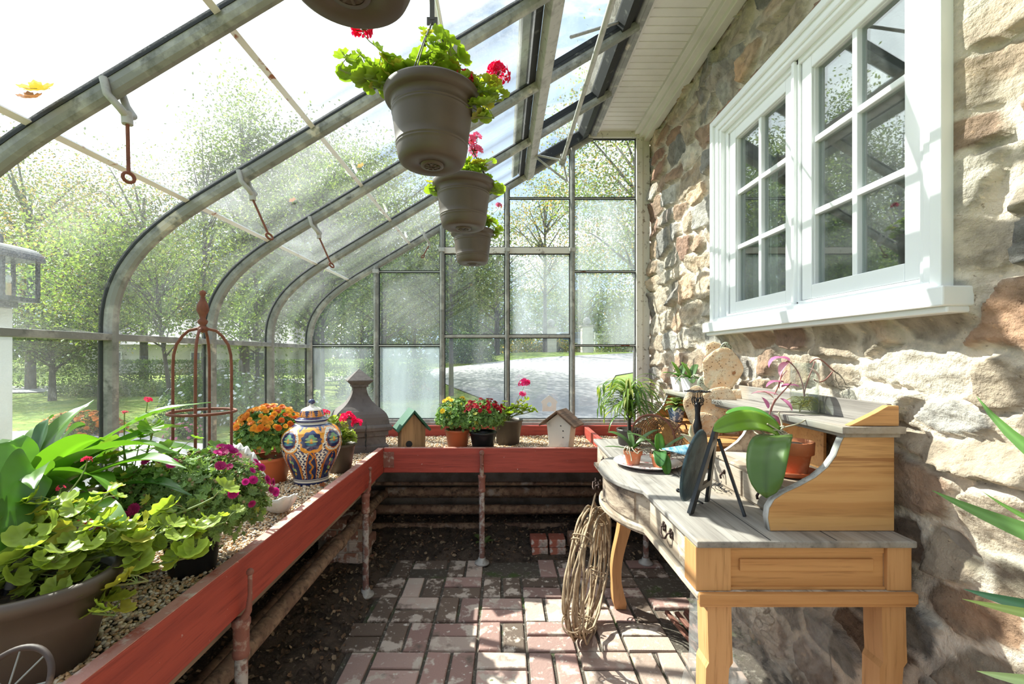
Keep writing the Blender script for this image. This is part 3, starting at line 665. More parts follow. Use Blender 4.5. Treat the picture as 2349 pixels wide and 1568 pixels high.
leg(-.712, 2.364, 'x'); leg(-.712, 1.237, 'x'); leg(-.712, .1, 'x'); leg(-.122, BY-.008, 'y'); leg(.865, BY-.008, 'y')
# ---------------------------------------------------------------- gravel
R = rng(21)
pts = []
def area(x0, x1, y0, y1, d):
    k = int((x1-x0)*(y1-y0)*d); pts.append(np.stack([R.uniform(x0, x1, k), R.uniform(y0, y1, k)], 1))
area(GX+.066, BX-.04, .35, 1.7, 21000); area(GX+.066, BX-.04, 1.7, BY+.03, 18000); area(GX+.066, 1.03, BY+.04, EY-.08, 16000)
P = np.concatenate(pts); k = len(P)
gz_ = .650+.018*fbm(P[:, 0]*6, P[:, 1]*6, 5)+R.uniform(-.006, .004, k)
t_ = (1+5**.5)/2
IV = np.array([(-1, t_, 0), (1, t_, 0), (-1, -t_, 0), (1, -t_, 0), (0, -1, t_), (0, 1, t_), (0, -1, -t_), (0, 1, -t_), (t_, 0, -1), (t_, 0, 1), (-t_, 0, -1), (-t_, 0, 1)], float)/1.902
IF = np.array([(0, 11, 5), (0, 5, 1), (0, 1, 7), (0, 7, 10), (0, 10, 11), (1, 5, 9), (5, 11, 4), (11, 10, 2), (10, 7, 6), (7, 1, 8), (3, 9, 4), (3, 4, 2), (3, 2, 6), (3, 6, 8), (3, 8, 9), (4, 9, 5), (2, 4, 11), (6, 2, 10), (8, 6, 7), (9, 8, 1)])
T = rots(R, k, .35, np.array([0, 0, 1.]))*np.stack([R.uniform(.0036, .0085, k), R.uniform(.003, .0062, k), R.uniform(.0022, .0042, k)], 1)[:, None, :]
pc = np.array([(.62, .44, .27), (.72, .60, .44), (.52, .30, .14), (.38, .29, .20), (.76, .68, .57), (.50, .34, .20), (.2, .18, .16)])[R.choice(7, k, p=[.24, .22, .14, .12, .12, .11, .05])]*R.uniform(.95, 1.35, (k, 1))
mb = MB(); mb.inst(IV, IF, T, np.column_stack([P, gz_]), pc)
o = mb.build('gravel', A['pebble']); tag(o, 'buff and white pea gravel filling the red-edged bench', 'gravel', kind='stuff')
mb = MB(); mb.box((GX+.062, -1.2, .60), (BX-.037, BY+.036, .652)); mb.box((GX+.062, BY+.036, .60), (1.03, EY-.08, .652)); struct(mb.build('gravel_bed_floor', A['joint']))
# ---------------------------------------------------------------- heating pipes under the bench
def pipe(pts_, r, label, fit=()):
    o = MB().tube(pts_, r, 14)
    for a, b, rr in fit: o.tube([a, b], rr, 14)
    ob = o.build('heating_pipe', A['rust']); tag(ob, label, 'pipe', 'rusty heating pipes under the bench')
for z, y, r, l in ((.375, 3.10, .012, 'thin grey pipe, topmost under the far red board'), (.315, 3.12, .031, 'thick rusty pipe just under the thin pipe, with a coupling'), (.195, 3.12, .030, 'thick rusty pipe at mid height under the far bench'), (.065, 3.14, .028, 'lowest front rusty pipe just above the soil'), (.25, 3.28, .028, 'rear rusty pipe seen between the two thick front pipes'), (.13, 3.28, .028, 'rear dark pipe between the middle and lowest pipes')):
    x0 = -1.0 if z != .315 else -.80
    fit = [((.27, y, z), (.31, y, z), r+.009), ((-.02, y, z), (0, y, z), r+.005)] if z == .315 else ([((-1.0, y, z), (-.95, y, z), r+.008)] if r > .02 else [])
    pipe([(x0, y, z), (1.08, y, z)], r, l, fit)
pipe([(-.80, 3.06, .315), (-.80, 2.9, .33), (-.80, -1.2, .345)], .030, 'thick rusty pipe running beside the long bench towards the camera', [((-.80, 2.2, .335), (-.80, 2.24, .335), .037)])
pipe([(-.98, 3.1, .17), (-.98, -1.2, .20)], .028, 'rusty pipe low in the shade of the long bench')
# pipe hanger
t = thing('pipe_hanger', (.62, 3.085, .20), 'small iron hanger clip on the mid-height pipe', 'pipe hanger')
mb = MB(); mb.box((-.008, -.01, -.02), (.008, .0, .09)); mb.box((-.03, -.03, .028), (.03, .02, .036)); mb.build('clip', A['rust'], t)
# brick pier in the corner and loose bricks
mb = MB(); R = rng(8); z = -.02
lay = 0
while z < .27:
    for q in range(2):
        a = -1.02+q*.125-(.06 if lay % 2 else 0)+0; mb.box((a+.003, 2.62, z), (a+.119, 2.80, z+.058), np.array((.27, .13, .09))*R.uniform(.7, 1.2))
    z += .066; lay += 1
mb.box((-1.07, 2.63, -.03), (-.80, 2.79, .272), (.30, .25, .2))
o = mb.build('brick_pier', A['brick'], bevel=.008); tag(o, 'crumbling brick pier in the dark corner under the bench', 'pier')
def loose(x, y, z, rz, c, label, sx=.1, sy=.055, sz=.05):
    mb = MB(); mb.box((-sx, -sy, 0), (sx, sy, sz), c); o = mb.build('loose_brick', A['brick'], loc=(x, y, z), bevel=.006); o.rotation_euler = (0, 0, rz)
    tag(o, label, 'brick', 'loose bricks beside the soil bed')
loose(.235, 2.87, .005, 0, (.40, .14, .09), 'red brick, lower left of the small pair stacks', .05)
loose(.345, 2.87, .005, .03, (.40, .14, .09), 'red brick, lower right of the small pair stacks', .05)
loose(.23, 2.87, .056, .02, (.34, .10, .065), 'red brick, upper left of the small pair stacks', .052)
loose(.345, 2.87, .056, -.02, (.36, .11, .07), 'red brick, upper right of the small pair stacks', .05)
loose(.475, 2.89, .0, .1, (.34, .19, .12), 'mossy brown brick standing right of the red pairs', .052, .05, .12)
loose(.62, 2.93, -.01, -.05, (.36, .29, .2), 'pale stone block behind the vine coil', .075, .06, .22)
# ================================================================ PLANT BUILDERS
def fan(pts2, h=0, cup=0):
    """flat leaf from an outline, centre vertex last"""
    p = np.array(pts2, float); r = np.hypot(p[:, 0]-p[:, 0].mean(), p[:, 1]-p[:, 1].mean())
    V = np.column_stack([p, cup*r**2+h*np.cos(np.arange(len(p))*PI)]); n = len(p)
    V = np.vstack([V, [p[:, 0].mean(), p[:, 1].mean(), 0]])
    return V, np.array([(n, i, (i+1) % n) for i in range(n)])
# geranium leaf: scalloped pleated disc with a notch, petiole joins at the notch
_n = 37; _a = np.linspace(.16*PI, 1.84*PI, _n)+PI
_r = .5*(1+.045*np.cos(_a*9))*(1+.04*np.cos(_a*2))
_V = [(0, 0, 0)]; _F = []
for kk, q in enumerate((.5, 1.0)):
    for i in range(_n): _V.append((_r[i]*q*math.cos(_a[i]), _r[i]*q*math.sin(_a[i]), .16*q*q+.042*q*math.cos((_a[i])*9)*(1 if q == 1 else .6)))
for i in range(_n-1):
    _F.append((0, 1+i, 2+i, 2+i)); _F.append((1+i, 1+_n+i, 2+_n+i, 2+i))
GV = np.array(_V); GF = np.array([(0, 1+i, 2+i) for i in range(_n-1)]+[(1+i, 1+_n+i, 2+_n+i) for i in range(_n-1)]+[(1+i, 2+_n+i, 2+i) for i in range(_n-1)])
# mum leaf: lobed
MV, MF = fan([(0, -.5), (.16, -.2), (.34, -.22), (.25, 0), (.42, .14), (.2, .2), (.14, .5), (0, .42), (-.14, .5), (-.2, .2), (-.42, .14), (-.25, 0), (-.34, -.22), (-.16, -.2)], .02, .5)
# simple oval leaf
OV, OF = fan([(0, -.5), (.2, -.25), (.26, .05), (.16, .33), (0, .5), (-.16, .33), (-.26, .05), (-.2, -.25)], 0, .5)
# daisy-like bloom: two rings of petals
def bloom_mesh(n1=14, n2=9, w=.12):
    V = []; Fq = []
    for n, L, z, up in ((n1, .5, 0, .08), (n2, .33, .05, .12), (6, .17, .1, .08)):
        for i in range(n):
            a = i*2*PI/n; d = np.array((math.cos(a), math.sin(a), 0)); s_ = np.array((-d[1], d[0], 0)); b = len(V); ww = w*L/.5
            for q, wd, zz in ((.05, .4, z), (.6, 1, z+up*.6), (1, .5, z+up)): V += [d*L*q-s_*ww*wd/1+np.array((0, 0, zz)), d*L*q+s_*ww*wd+np.array((0, 0, zz))]
            Fq += [(b, b+1, b+3, b+2), (b+2, b+3, b+5, b+4)]
    return np.array(V), np.array(Fq)
BV, BF = bloom_mesh()
# five petal floret
_V = []; _F = []
for i in range(5):
    a = i*2*PI/5; d = np.array((math.cos(a), math.sin(a), 0)); s_ = np.array((-d[1], d[0], 0)); b = len(_V)
    _V += [d*.05, d*.3-s_*.2+np.array((0, 0, .12)), d*.5-s_*.12+np.array((0, 0, .1)), d*.52+s_*.12+np.array((0, 0, .1)), d*.3+s_*.2+np.array((0, 0, .12))]
    _F += [(b, b+1, b+2), (b, b+2, b+3), (b, b+3, b+4)]
FV = np.array(_V); FF = np.array(_F)
def greens(R, k, base, var=.3, yel=.0):
    c = np.array(base)*R.uniform(1-var, 1+var, (k, 1)); 
    if yel:
        m = R.random(k) < yel; c[m] = np.array((.42, .40, .06))*R.uniform(.8, 1.2, (m.sum(), 1))
    return c
def align(z, x=None, R=None):
    z = np.asarray(z, float); z = z/(np.linalg.norm(z, axis=1)[:, None]+1e-9)
    t = R.normal(size=z.shape) if x is None else np.asarray(x, float); t = t-z*(t*z).sum(1)[:, None]; t /= np.linalg.norm(t, axis=1)[:, None]+1e-9
    return np.stack([t, np.cross(z, t), z], -1)
def mum(loc, name, pot, R, rx, rz_, cz, nleaf, col, blooms, bsize, bcol, label, cat, budc=(.2, .25, .07), nbud=60, capang=1.1, group=None, sprawl=0, fan_=0):
    """pot plus domed chrysanthemum; blooms = count on the cap"""
    t = thing(name, loc, label, cat, group=group)
    pot(t)
    d = R.normal(size=(nleaf, 3)); d[:, 2] = np.abs(d[:, 2])*.9-.28; d /= np.linalg.norm(d, axis=1)[:, None]
    rr = R.uniform(.62, 1.0, nleaf)[:, None]; P = d*rr*np.array((rx, rx, rz_))+np.array((0, 0, cz))
    P[:, 2] -= sprawl*np.maximum(0, np.hypot(P[:, 0], P[:, 1])-rx*.6)
    P += R.normal(size=P.shape)*.008
    T = align(d+R.normal(size=d.shape)*.55+np.array((0, 0, .5)), R=R)*R.uniform(.017, .034, (nleaf, 1, 1))
    mb = MB(); mb.inst(MV, MF, T, P, greens(R, nleaf, col, .4, .03), sm=False)
    mb.build('foliage', A['leaf'], t)
    mb = MB()
    for i in range(26):
        a = R.uniform(0, 2*PI); e = R.uniform(.2, 1.2); tip = np.array((math.cos(a)*math.cos(e)*rx*.9, math.sin(a)*math.cos(e)*rx*.9, cz+math.sin(e)*rz_*.9))
        mb.tube(bez([(0, 0, cz-rz_*.6), (0, 0, cz-rz_*.1), tip*.6+np.array((0, 0, cz*.3)), tip], 6), .0022, 5)
    mb.build('stems', A['stem'], t)
    def cap(k, ang):
        e = R.uniform(math.cos(ang), 1, k); a = R.uniform(0, 2*PI, k); s_ = np.sqrt(1-e*e)
        return np.stack([s_*np.cos(a), s_*np.sin(a), e], 1)
    if nbud:
        d = cap(nbud, 1.5); T = np.eye(3)[None]*R.uniform(.003, .0052, (nbud, 1, 1))
        mb = MB(); mb.inst(IV, IF, T, d*np.array((rx, rx, rz_))*1.03+np.array((0, 0, cz)), np.array(budc)*R.uniform(.6, 1.4, (nbud, 1)))
        b_ = mb.build('buds', A['petal'], t); b_['kind'] = 'stuff'
    protos = []
    for c in bcol:
        mb = MB(); mb.inst(BV, BF, np.eye(3)[None]*bsize, np.zeros((1, 3)), np.array([c]), sm=False)
        n_ = len(mb.V[0]); rad = np.hypot(mb.V[0][:, 0], mb.V[0][:, 1])/bsize; mb.C[0] = np.array(c)*(.75+.7*rad[:, None])
        mb.ball((0, 0, .05*bsize), .11*bsize, 8, np.array(c)*.7); protos.append(mb)
    objs = [None]*len(protos); d = cap(blooms, capang)
    if fan_: 
        d = d.copy()
    for i in range(blooms):
        j = int(R.integers(0, len(protos)))
        if objs[j] is None: o = objs[j] = protos[j].build('flower', A['petal'], t)
        else: o = objs[j].copy(); COL.objects.link(o)
        p = d[i]*np.array((rx, rx, rz_))*R.uniform(1.06, 1.14)+np.array((0, 0, cz)); o.location = p
        q = Vector(d[i]+R.normal(size=3)*.25+np.array((.15, -.55, .15))).to_track_quat('Z', 'Y'); o.rotation_euler = q.to_euler(); s_ = R.uniform(.7, 1.15); o.scale = (s_,)*3
    return t
def pot_round(r0, r1, h, m, rim=.006, soil=True, seg=40, band=True):
    def f(t):
        pr = [(.001, 0), (r0-.004, 0), (r0, .004)]
        if band: pr += [(r0+(r1-r0)*.75, h*.74), (r0+(r1-r0)*.77+.001, h*.75)]
        pr += [(r1-.002, h-.016), (r1+rim*.5, h-.014), (r1+rim*.6, h-.002), (r1, h), (r1-.006, h), (r1-.010, h-.018), (r0-.004, .01), (.001, .01)]
        MB().lathe(pr, seg).build('pot', m, t)
        if soil: MB().lathe([(r1-.011, h-.03), (.001, h-.024)], 24).build('soil', A['potsoil'], t)
    return f
def geranium_parts(t, R, o, stems, col, leafs, flowers, fcol, lsz=.05, yel=.1, petiole=.04, up=.6, leafmat='leaf', per=9):
    """stems: list of tip points (local), flowers: list of (point, n florets, radius)"""
    ms = MB(); PP = []; NN = []; XX_ = []
    for tip in stems:
        tip = np.array(tip, float); o_ = np.array(o)+R.normal(size=3)*np.array((.015, .015, 0))
        m1 = o_+np.array((0, 0, (tip[2]-o_[2])*.5))+(tip-o_)*.15; m2 = tip-(tip-o_)*.25+np.array((0, 0, -.01))
        c = bez([o_, m1, m2, tip], 12); ms.tube(c, np.linspace(.0045, .002, 12), 6)
        L_ = per
        for i in range(L_):
            s_ = (R.uniform(.35, 1) if i else 1); p = c[int(s_*11)]; a = R.uniform(0, 2*PI)
            d = np.array((math.cos(a), math.sin(a), up*R.uniform(.3, 1.4))); d /= np.linalg.norm(d); q = p+d*petiole*R.uniform(.6, 1.4)
            ms.tube(np.array([p, (p+q)/2+np.array((0, 0, .004)), q]), .0011, 5, caps=False)
            PP.append(q); NN.append(d*.5+np.array((0, 0, .75))+R.normal(size=3)*.3); XX_.append(d)
    k = len(PP); PP = np.array(PP)
    T = align(np.array(NN), np.array(XX_))*R.uniform(lsz*.45, lsz*1.2, (k, 1, 1))
    mb = MB(); base = greens(R, k, col, .25, yel); cv = np.repeat(base, len(GV), 0)
    rad = np.tile(np.hypot(GV[:, 0], GV[:, 1]), k)[:, None]; cv = cv*(.85+.5*np.abs(rad-.1)); cv = cv*np.where((rad > .2) & (rad < .3), .8, 1)
    mb.inst(GV, GF, T, PP, (1, 1, 1)); mb.C[0] = cv
    mb.build('foliage', A[leafmat], t)
    for p, n, r in flowers:
        p = np.array(p, float); ms.tube(bez([np.array(o)+(p-np.array(o))*.3, np.array(o)+(p-np.array(o))*.5+np.array((0, 0, .03)), p-np.array((0, 0, .04)), p], 8), .0014, 5)
        d = R.normal(size=(n, 3)); d[:, 2] = np.abs(d[:, 2])*.8-.1; d /= np.linalg.norm(d, axis=1)[:, None]
        mf = MB(); mf.inst(FV, FF, align(d+R.normal(size=d.shape)*.2, R=R)*R.uniform(.8, 1.1, (n, 1, 1))*min(.027, r*1.2), d*r*R.uniform(.7, 1, (n, 1)), np.array(fcol)*R.uniform(.75, 1.25, (n, 1)), sm=False)
        for q in d: mf.tube([q*.0, q*r*.8], .0007, 4, (.2, .1, .04))
        mf.build('flower_head', A['petal'], t).location = p
    ms.build('stems', A['stem'], t)
def blade_pts(p0, az, el0, el1, L, n=14, twist=0):
    P = [np.array(p0, float)]; 
    for i in range(n-1):
        s_ = i/(n-1); e = el0+(el1-el0)*s_**1.2; a = az+twist*s_
        P.append(P[-1]+np.array((math.cos(a)*math.cos(e), math.sin(a)*math.cos(e), math.sin(e)))*L/(n-1))
    return np.array(P)
def blade(mb, P, w, prof='lance', fold=.25, col=(.1, .3, .03), roll=0, m=7, wave=0, R=None, mid=1.35):
    """leaf blade along P, width w; fold lifts the edges; the midrib is paler"""
    n = len(P); T = np.gradient(P, axis=0); T /= np.linalg.norm(T, axis=1)[:, None]
    side = np.cross(T, (0, 0, 1.0)); side /= np.linalg.norm(side, axis=1)[:, None]+1e-6; N_ = np.cross(side, T)
    if roll: side, N_ = side*math.cos(roll)+N_*math.sin(roll), N_*math.cos(roll)-side*math.sin(roll)
    s_ = np.linspace(0, 1, n)
    if prof == 'lance': ww = np.sin(PI*np.clip(s_*.97+.03, 0, 1)**.8)**.8
    elif prof == 'strap': ww = np.minimum(1, (1-s_)*3.5)**.7*(.55+.45*np.minimum(1, s_*4))
    elif prof == 'oval': ww = np.sqrt(np.clip(1-(2*np.clip(s_*.98+.04, 0, 1)-1)**2, 0, 1))**.8
    elif prof == 'lily':
        ww = np.where(s_ < .28, .06, np.sin(PI*np.clip((s_-.28)/.72*.95+.05, 0, 1)**.75)**.9); ww = np.maximum(ww, .03)
    ww = np.maximum(ww, .012)*w/2
    u = np.linspace(-1, 1, m)
    G = P[:, None]+side[:, None]*(u[None, :, None]*ww[:, None, None])+N_[:, None]*((fold*np.abs(u)[None, :, None]*ww[:, None, None]))
    if wave: G = G+N_[:, None]*(wave*np.sin(s_*17+1)[:, None, None]*(u**2)[None, :, None])
    c = np.array(col)*(1+(mid-1)*(np.abs(u) < .1)[None, :, None]-.03*(np.arange(n) % 2)[:, None, None])*np.ones((n, m, 1))
    mb.grid(G, c.reshape(-1, 3)); return mb
# ================================================================ HANGING BASKETS
def basket_shell(t):
    r, h = .122, .185
    pr = [(.001, .006), (.030, .006), (.032, 0), (.076, .0), (.084, .005), (.089, .016), (.0925, .034)]
    def ring(r, z): return [(r, z), (r+.0012, z+.0015), (r+.0012, z+.0035), (r+.0003, z+.005)]
    pr += ring(.0930, .040)+ring(.0940, .047)+[(.0965, .070), (.1035, .120)]+ring(.1045, .128)+ring(.1052, .135)+[(.1075, .157), (.112, .159), (.121, .162), (.1235, .166), (.1262, .181), (.124, .186), (.117, .186), (.108, .165), (.088, .02), (.001, .02)]
    MB().lathe(pr, 56).build('pot', A['taupe'], t)
    mb = MB(); mb.lathe([(.022, -.004), (.030, -.004), (.031, .003)], 24); mb.lathe([(.001, .0), (.022, -.003)], 20, (.2, .2, .2)); 
    for i in range(8):
        a = i*PI/4; mb.box((-.002, .008, -.005), (.002, .020, -.0025), M=Matrix.Rotation(a, 4, 'Z'))
    mb.build('drain_grate', A['taupe'], t)
    MB().lathe([(.112, .168), (.001, .176)], 24).build('soil', A['potsoil'], t)
    mb = MB(); top = np.array((0, 0, .385))
    for a in (.3, .3+2*PI/3, .3+4*PI/3):
        e = np.array((math.cos(a)*.124, math.sin(a)*.124, .175))
        for o_ in (-.006, .006):
            s_ = np.array((-math.sin(a), math.cos(a), 0))*o_
            mb.tube([e+s_, e*.85+s_*.6+np.array((0, 0, .05)), top*.6+e*.4*np.array((1, 1, 1))+s_*.3, top-np.array((0, 0, .004))], .0016, 6)
    mb.box((-.014, -.002, .372), (.014, .002, .392)); mb.box((-.006, -.003, .385), (.006, .003, .47)); 
    q = np.linspace(-.6, PI+.2, 12); mb.tube([(.016*math.cos(v)-.0, 0, .485+.016*math.sin(v)) for v in q], .003, 6)
    mb.build('hanger', A['taupe'] if 0 else A['hgr'], t)
A['hgr'] = mat('hanger_plastic', (.06, .05, .045), rough=.5)
bks = [((-.222, .66, 1.780), 'taupe plastic hanging pot cut by the top of the frame, only its underside showing'),
       ((-.186, 1.204, 1.755), 'largest fully visible taupe hanging pot with leggy bright-pink geranium'),
       ((-.157, 1.84, 1.765), 'middle taupe hanging pot with pale-pink geranium, second in the row'),
       ((-.170, 2.60, 1.775), 'smallest taupe hanging pot at the far end of the row, before the end wall')]
hot = (.85, .012, .09)
plans = [(71, [(.05, .03, .26), (-.06, .05, .27)], [], .6),
         (72, [(-.235, .02, .29), (-.19, .05, .255), (-.13, -.04, .24), (-.235, -.03, .235), (-.08, .0, .22), (-.16, 0, .21), (.0, .02, .345), (.05, .0, .30), (-.005, -.05, .26), (.02, .07, .24), (.165, .05, .225), (.185, .0, .17), (.165, -.01, .12), (.13, 0, .2)], [((-.185, .0, .36), 22, .026), ((.09, .0, .225), 20, .024), ((.175, .0, .24), 28, .029)], 1),
         (73, [(.04, .02, .27), (.09, .0, .25), (.10, .04, .19), (.13, 0, .15), (.02, -.03, .22), (-.13, .0, .15)], [((.05, 0, .315), 20, .026), ((.03, 0, .355), 14, .022), ((.055, .01, .375), 10, .018)], 1),
         (74, [(.10, 0, .24), (.12, .02, .19), (.14, .0, .16), (.09, -.02, .25), (-.02, 0, .21)], [((.15, 0, .33), 12, .018)], 1)]
for (loc, lb), (sd_, st_, fl_, _) in zip(bks, plans):
    t = thing('hanging_basket', loc, lb, 'hanging flower pot', group='taupe hanging baskets in a row')
    basket_shell(t); t.rotation_euler = (0, 0, .0)
    hk = MB(); zt = 2.335-loc[2]; hx = -.20-loc[0]; q = np.linspace(0, PI, 8)
    hk.tube([(0, 0, .50), (hx*.3, 0, .52), (hx, 0, zt-.01)] if zt > .53 else [(0, 0, .5), (hx, 0, zt)], .0035, 6)
    hk.tube([(hx+.009*math.cos(v)-.009*0, 0, zt+.009*math.sin(v)) for v in np.linspace(-.9, PI+.5, 12)], .0028, 6)
    hk.build('hook', A['rustred'], t)
    geranium_parts(t, rng(sd_), (0, 0, .172), st_, (.30, .44, .045), None, fl_, hot if sd_ == 72 else ((.9, .16, .32) if sd_ > 72 else hot), lsz=.056, yel=.12, petiole=.03, per=14)
# ================================================================ BENCH OBJECTS
GZ0 = .662
def P_(px, Z, z): return ((px-VX)*Z/F, Z, z)
# magenta mum in the black pot
mum(P_(442, 1.25, GZ0-.006), 'potted_mum', pot_round(.055, .075, .135, A['blackplast']), rng(31), .180, .142, .182, 6000, (.21, .32, .10), 62, .026, [(.58, .02, .24), (.50, .015, .18), (.42, .02, .14)],
    'bushy mum with scattered magenta blooms and buds in a black pot on the gravel', 'potted plant', budc=(.30, .24, .12), nbud=220, capang=1.55, group='potted chrysanthemums')
# orange mum
mum(P_(619, 2.13, GZ0-.006), 'potted_mum', pot_round(.072, .095, .125, A['terraplast']), rng(32), .145, .13, .215, 3300, (.13, .25, .06) , 170, .027, [(.75, .22, .02), (.82, .33, .03), (.66, .12, .015), (.85, .42, .05)],
    'orange mum in a terracotta-coloured pot behind the painted urn', 'potted plant', nbud=40, capang=1.2, group='potted chrysanthemums')
# yellow mum
mum(P_(1050, 2.90, GZ0-.006), 'potted_mum', pot_round(.060, .080, .125, A['terraplast']), rng(33), .135, .115, .20, 3000, (.19, .33, .09), 13, .034, [(.9, .62, .03), (.85, .55, .02)],
    'mostly green mum with a few yellow blooms in a terracotta-coloured pot', 'potted plant', nbud=60, capang=1.2, group='potted chrysanthemums', sprawl=.3)
mum(P_(1108, 2.86, GZ0-.006), 'potted_mum', pot_round(.065, .083, .118, A['blackplast']), rng(34), .135, .105, .205, 2900, (.18, .30, .085), 90, .023, [(.38, .012, .02), (.45, .02, .03), (.28, .01, .02)],
    'dark red mum in a black pot between the yellow mum and the brown pot', 'potted plant', nbud=60, capang=1.15, group='potted chrysanthemums', sprawl=.25)
# geranium in brown pot on the far bench
t = thing('potted_geranium', P_(1165, 3.06, GZ0-.006), 'geranium with one tall hot-pink head in a brown pot near the white birdhouse', 'potted plant', group='potted geraniums')
pot_round(.075, .098, .165, A['taupe'])(t)
geranium_parts(t, rng(35), (0, 0, .15), [(.10, 0, .25), (.14, -.02, .24), (.17, .0, .22), (.05, -.04, .22), (-.05, -.04, .22), (.12, .03, .29), (.0, .05, .25)], (.30, .42, .05), None, [((.11, -.02, .40), 34, .038), ((.10, 0, .33), 10, .022)], (.85, .03, .22), lsz=.048, yel=.1, petiole=.03, per=10)
t = thing('potted_geranium', P_(781, 2.30, GZ0-.006), 'geranium with crimson-pink heads in a tapered taupe pot behind the urn', 'potted plant', group='potted geraniums')
pot_round(.050, .072, .150, A['taupe'])(t)
geranium_parts(t, rng(36), (0, 0, .14), [(-.06, 0, .25), (.0, 0, .24), (.06, -.02, .21), (.07, 0, .17), (.02, -.03, .2), (-.03, .03, .27), (-.07, 0, .28)], (.32, .44, .06), None, [((.045, -.03, .275), 30, .036), ((.09, -.02, .25), 14, .024), ((-.075, 0, .30), 12, .022)], (.85, .01, .10), lsz=.045, yel=.08, petiole=.028, per=10)
# oval planter of geranium, nearest
t = thing('potted_geranium', (-.935, .86, GZ0-.004), 'sprawling yellow-green geranium in the large oval brown planter nearest the camera', 'potted plant', group='potted geraniums')
pr = [(.001, 0), (.112, 0), (.118, .005), (.140, .10), (.142, .104), (.143, .108), (.156, .150), (.163, .152), (.165, .172), (.160, .178), (.152, .178), (.148, .160), (.11, .01), (.001, .01)]
MB().lathe(pr, 56, sx=1.12, sy=.86).build('pot', A['taupe'], t)
MB().lathe([(.150, .150), (.001, .158)], 28, sx=1.12, sy=.86).build('soil', A['potsoil'], t)
R = rng(37); st_ = [(.02, .06, .30), (.08, .02, .27), (.16, .05, .24), (.22, .10, .22), (.25, .14, .20), (.28, .13, .16), (.24, .03, .15), (.12, -.02, .22), (-.02, .0, .30), (-.06, .02, .26), (.04, -.06, .19), (-.05, -.08, .2), (-.1, -.05, .22), (.1, .1, .3), (.14, .0, .13), (-.03, -.14, .15), (.30, .18, .21), (.26, .2, .26), (.20, .0, .10), (-.08, -.14, .13), (-.12, -.12, .15)]
geranium_parts(t, R, (0, 0, .15), st_, (.36, .47, .075), None, [((.02, .14, .36), 6, .009), ((.0, .1, .31), 4, .007)], (.8, .04, .12), lsz=.054, yel=.16, petiole=.034, per=17)
# wilting leaves over the rim
# second geranium behind it, higher
t = thing('potted_geranium', (-1.02, 1.22, GZ0-.004), 'tall geranium with a small pink bud head between the peace lily and magenta mum', 'potted plant', group='potted geraniums')
pot_round(.06, .08, .13, A['blackplast'])(t)
geranium_parts(t, rng(38), (0, 0, .12), [(.0, 0, .36), (.06, .03, .40), (-.05, .0, .33), (.10, -.02, .30), (.12, .05, .33), (.02, -.08, .28), (.05, .08, .3), (.16, .06, .32), (-.06, -.05, .25), (.14, -.04, .27)], (.22, .38, .06), None, [((.05, .02, .47), 7, .009), ((.02, -.02, .44), 4, .007)], (.9, .03, .14), lsz=.05, yel=.1, petiole=.035, per=8)
# peace lily
t = thing('peace_lily', (-1.18, 1.12, GZ0-.004), 'peace lily with broad glossy arching leaves behind the oval planter', 'potted plant')
pot_round(.07, .095, .15, A['blackplast'])(t)
R = rng(39); k = 30
spec_ = [(.1, 1.25, -.5, .55, .10), (.5, 1.1, -.6, .56, .085), (-.3, 1.15, -.7, .5, .11), (1.0, 1.2, -.2, .5, .09), (2.0, 1.3, .0, .45, .09), (2.9, 1.2, -.5, .5, .1), (-1.2, 1.1, -.9, .45, .12), (-1.7, 1.0, -1.1, .42, .11), (.2, .95, -.3, .58, .08), (-.1, .8, -.4, .52, .09), (-.7, 1.25, -.4, .48, .11), (1.5, 1.35, .3, .48, .08), (.35, 1.2, .0, .60, .085), (-2.2, 1.2, -.6, .45, .11)]
spec_ += [(R.uniform(0, 2*PI), R.uniform(.8, 1.35), R.uniform(-1, .1), R.uniform(.35, .55), R.uniform(.07, .11)) for _ in range(13)]
for az, e0, e1, L_, w_ in spec_:
    g_ = R.uniform(.75, 1.25); c_ = np.array((.11, .24, .03))*g_ if R.random() < .7 else np.array((.07, .19, .04))*g_
    w_ *= .85; P = blade_pts((R.normal()*.02, R.normal()*.02, .13), az, e0, e1, L_*.92, 18, R.normal()*.25); P[:, 0] = np.maximum(P[:, 0], -.25+R.uniform(0, .02))
    blade(MB(), P, w_, 'lily', .28, c_, wave=.004, roll=R.normal()*.35, m=9).build('leaf', A['leafglossy'], t)
for p0, p3, w_, c_, rl in (((-1.16, 1.08, .82), W(30, 1010, 1.1), .10, (.13, .3, .03), .5), ((-1.15, 1.1, .82), W(385, 990, 1.25), .085, (.12, .3, .03), .2), ((-1.17, 1.12, .82), W(120, 955, 1.2), .085, (.07, .16, .05), .7), ((-1.17, 1.12, .82), W(195, 975, 1.25), .08, (.07, .16, .05), .6), ((-1.17, 1.1, .82), W(240, 1010, 1.15), .10, (.13, .28, .03), .5)):
    a_ = np.array(p0)-np.array(t.location); b_ = np.array(p3)-np.array(t.location)
    blade(MB(), bez([a_, a_+np.array((0, 0, .12))+(b_-a_)*.2, b_*.75+a_*.25+np.array((0, 0, .07)), b_], 18), w_, 'lily', .25, c_, wave=.003, roll=rl, m=9).build('leaf', A['leafglossy'], t)
pts_ = [np.array(W(*q))-np.array(t.location) for q in ((78, 1080, 1.0), (80, 1050, .96), (30, 1100, .86), (-5, 1268, .80))]
blade(MB(), bez(pts_, 18), .098, 'oval', .2, (.06, .15, .03), roll=1.0, m=9).build('leaf', A['leafglossy'], t)
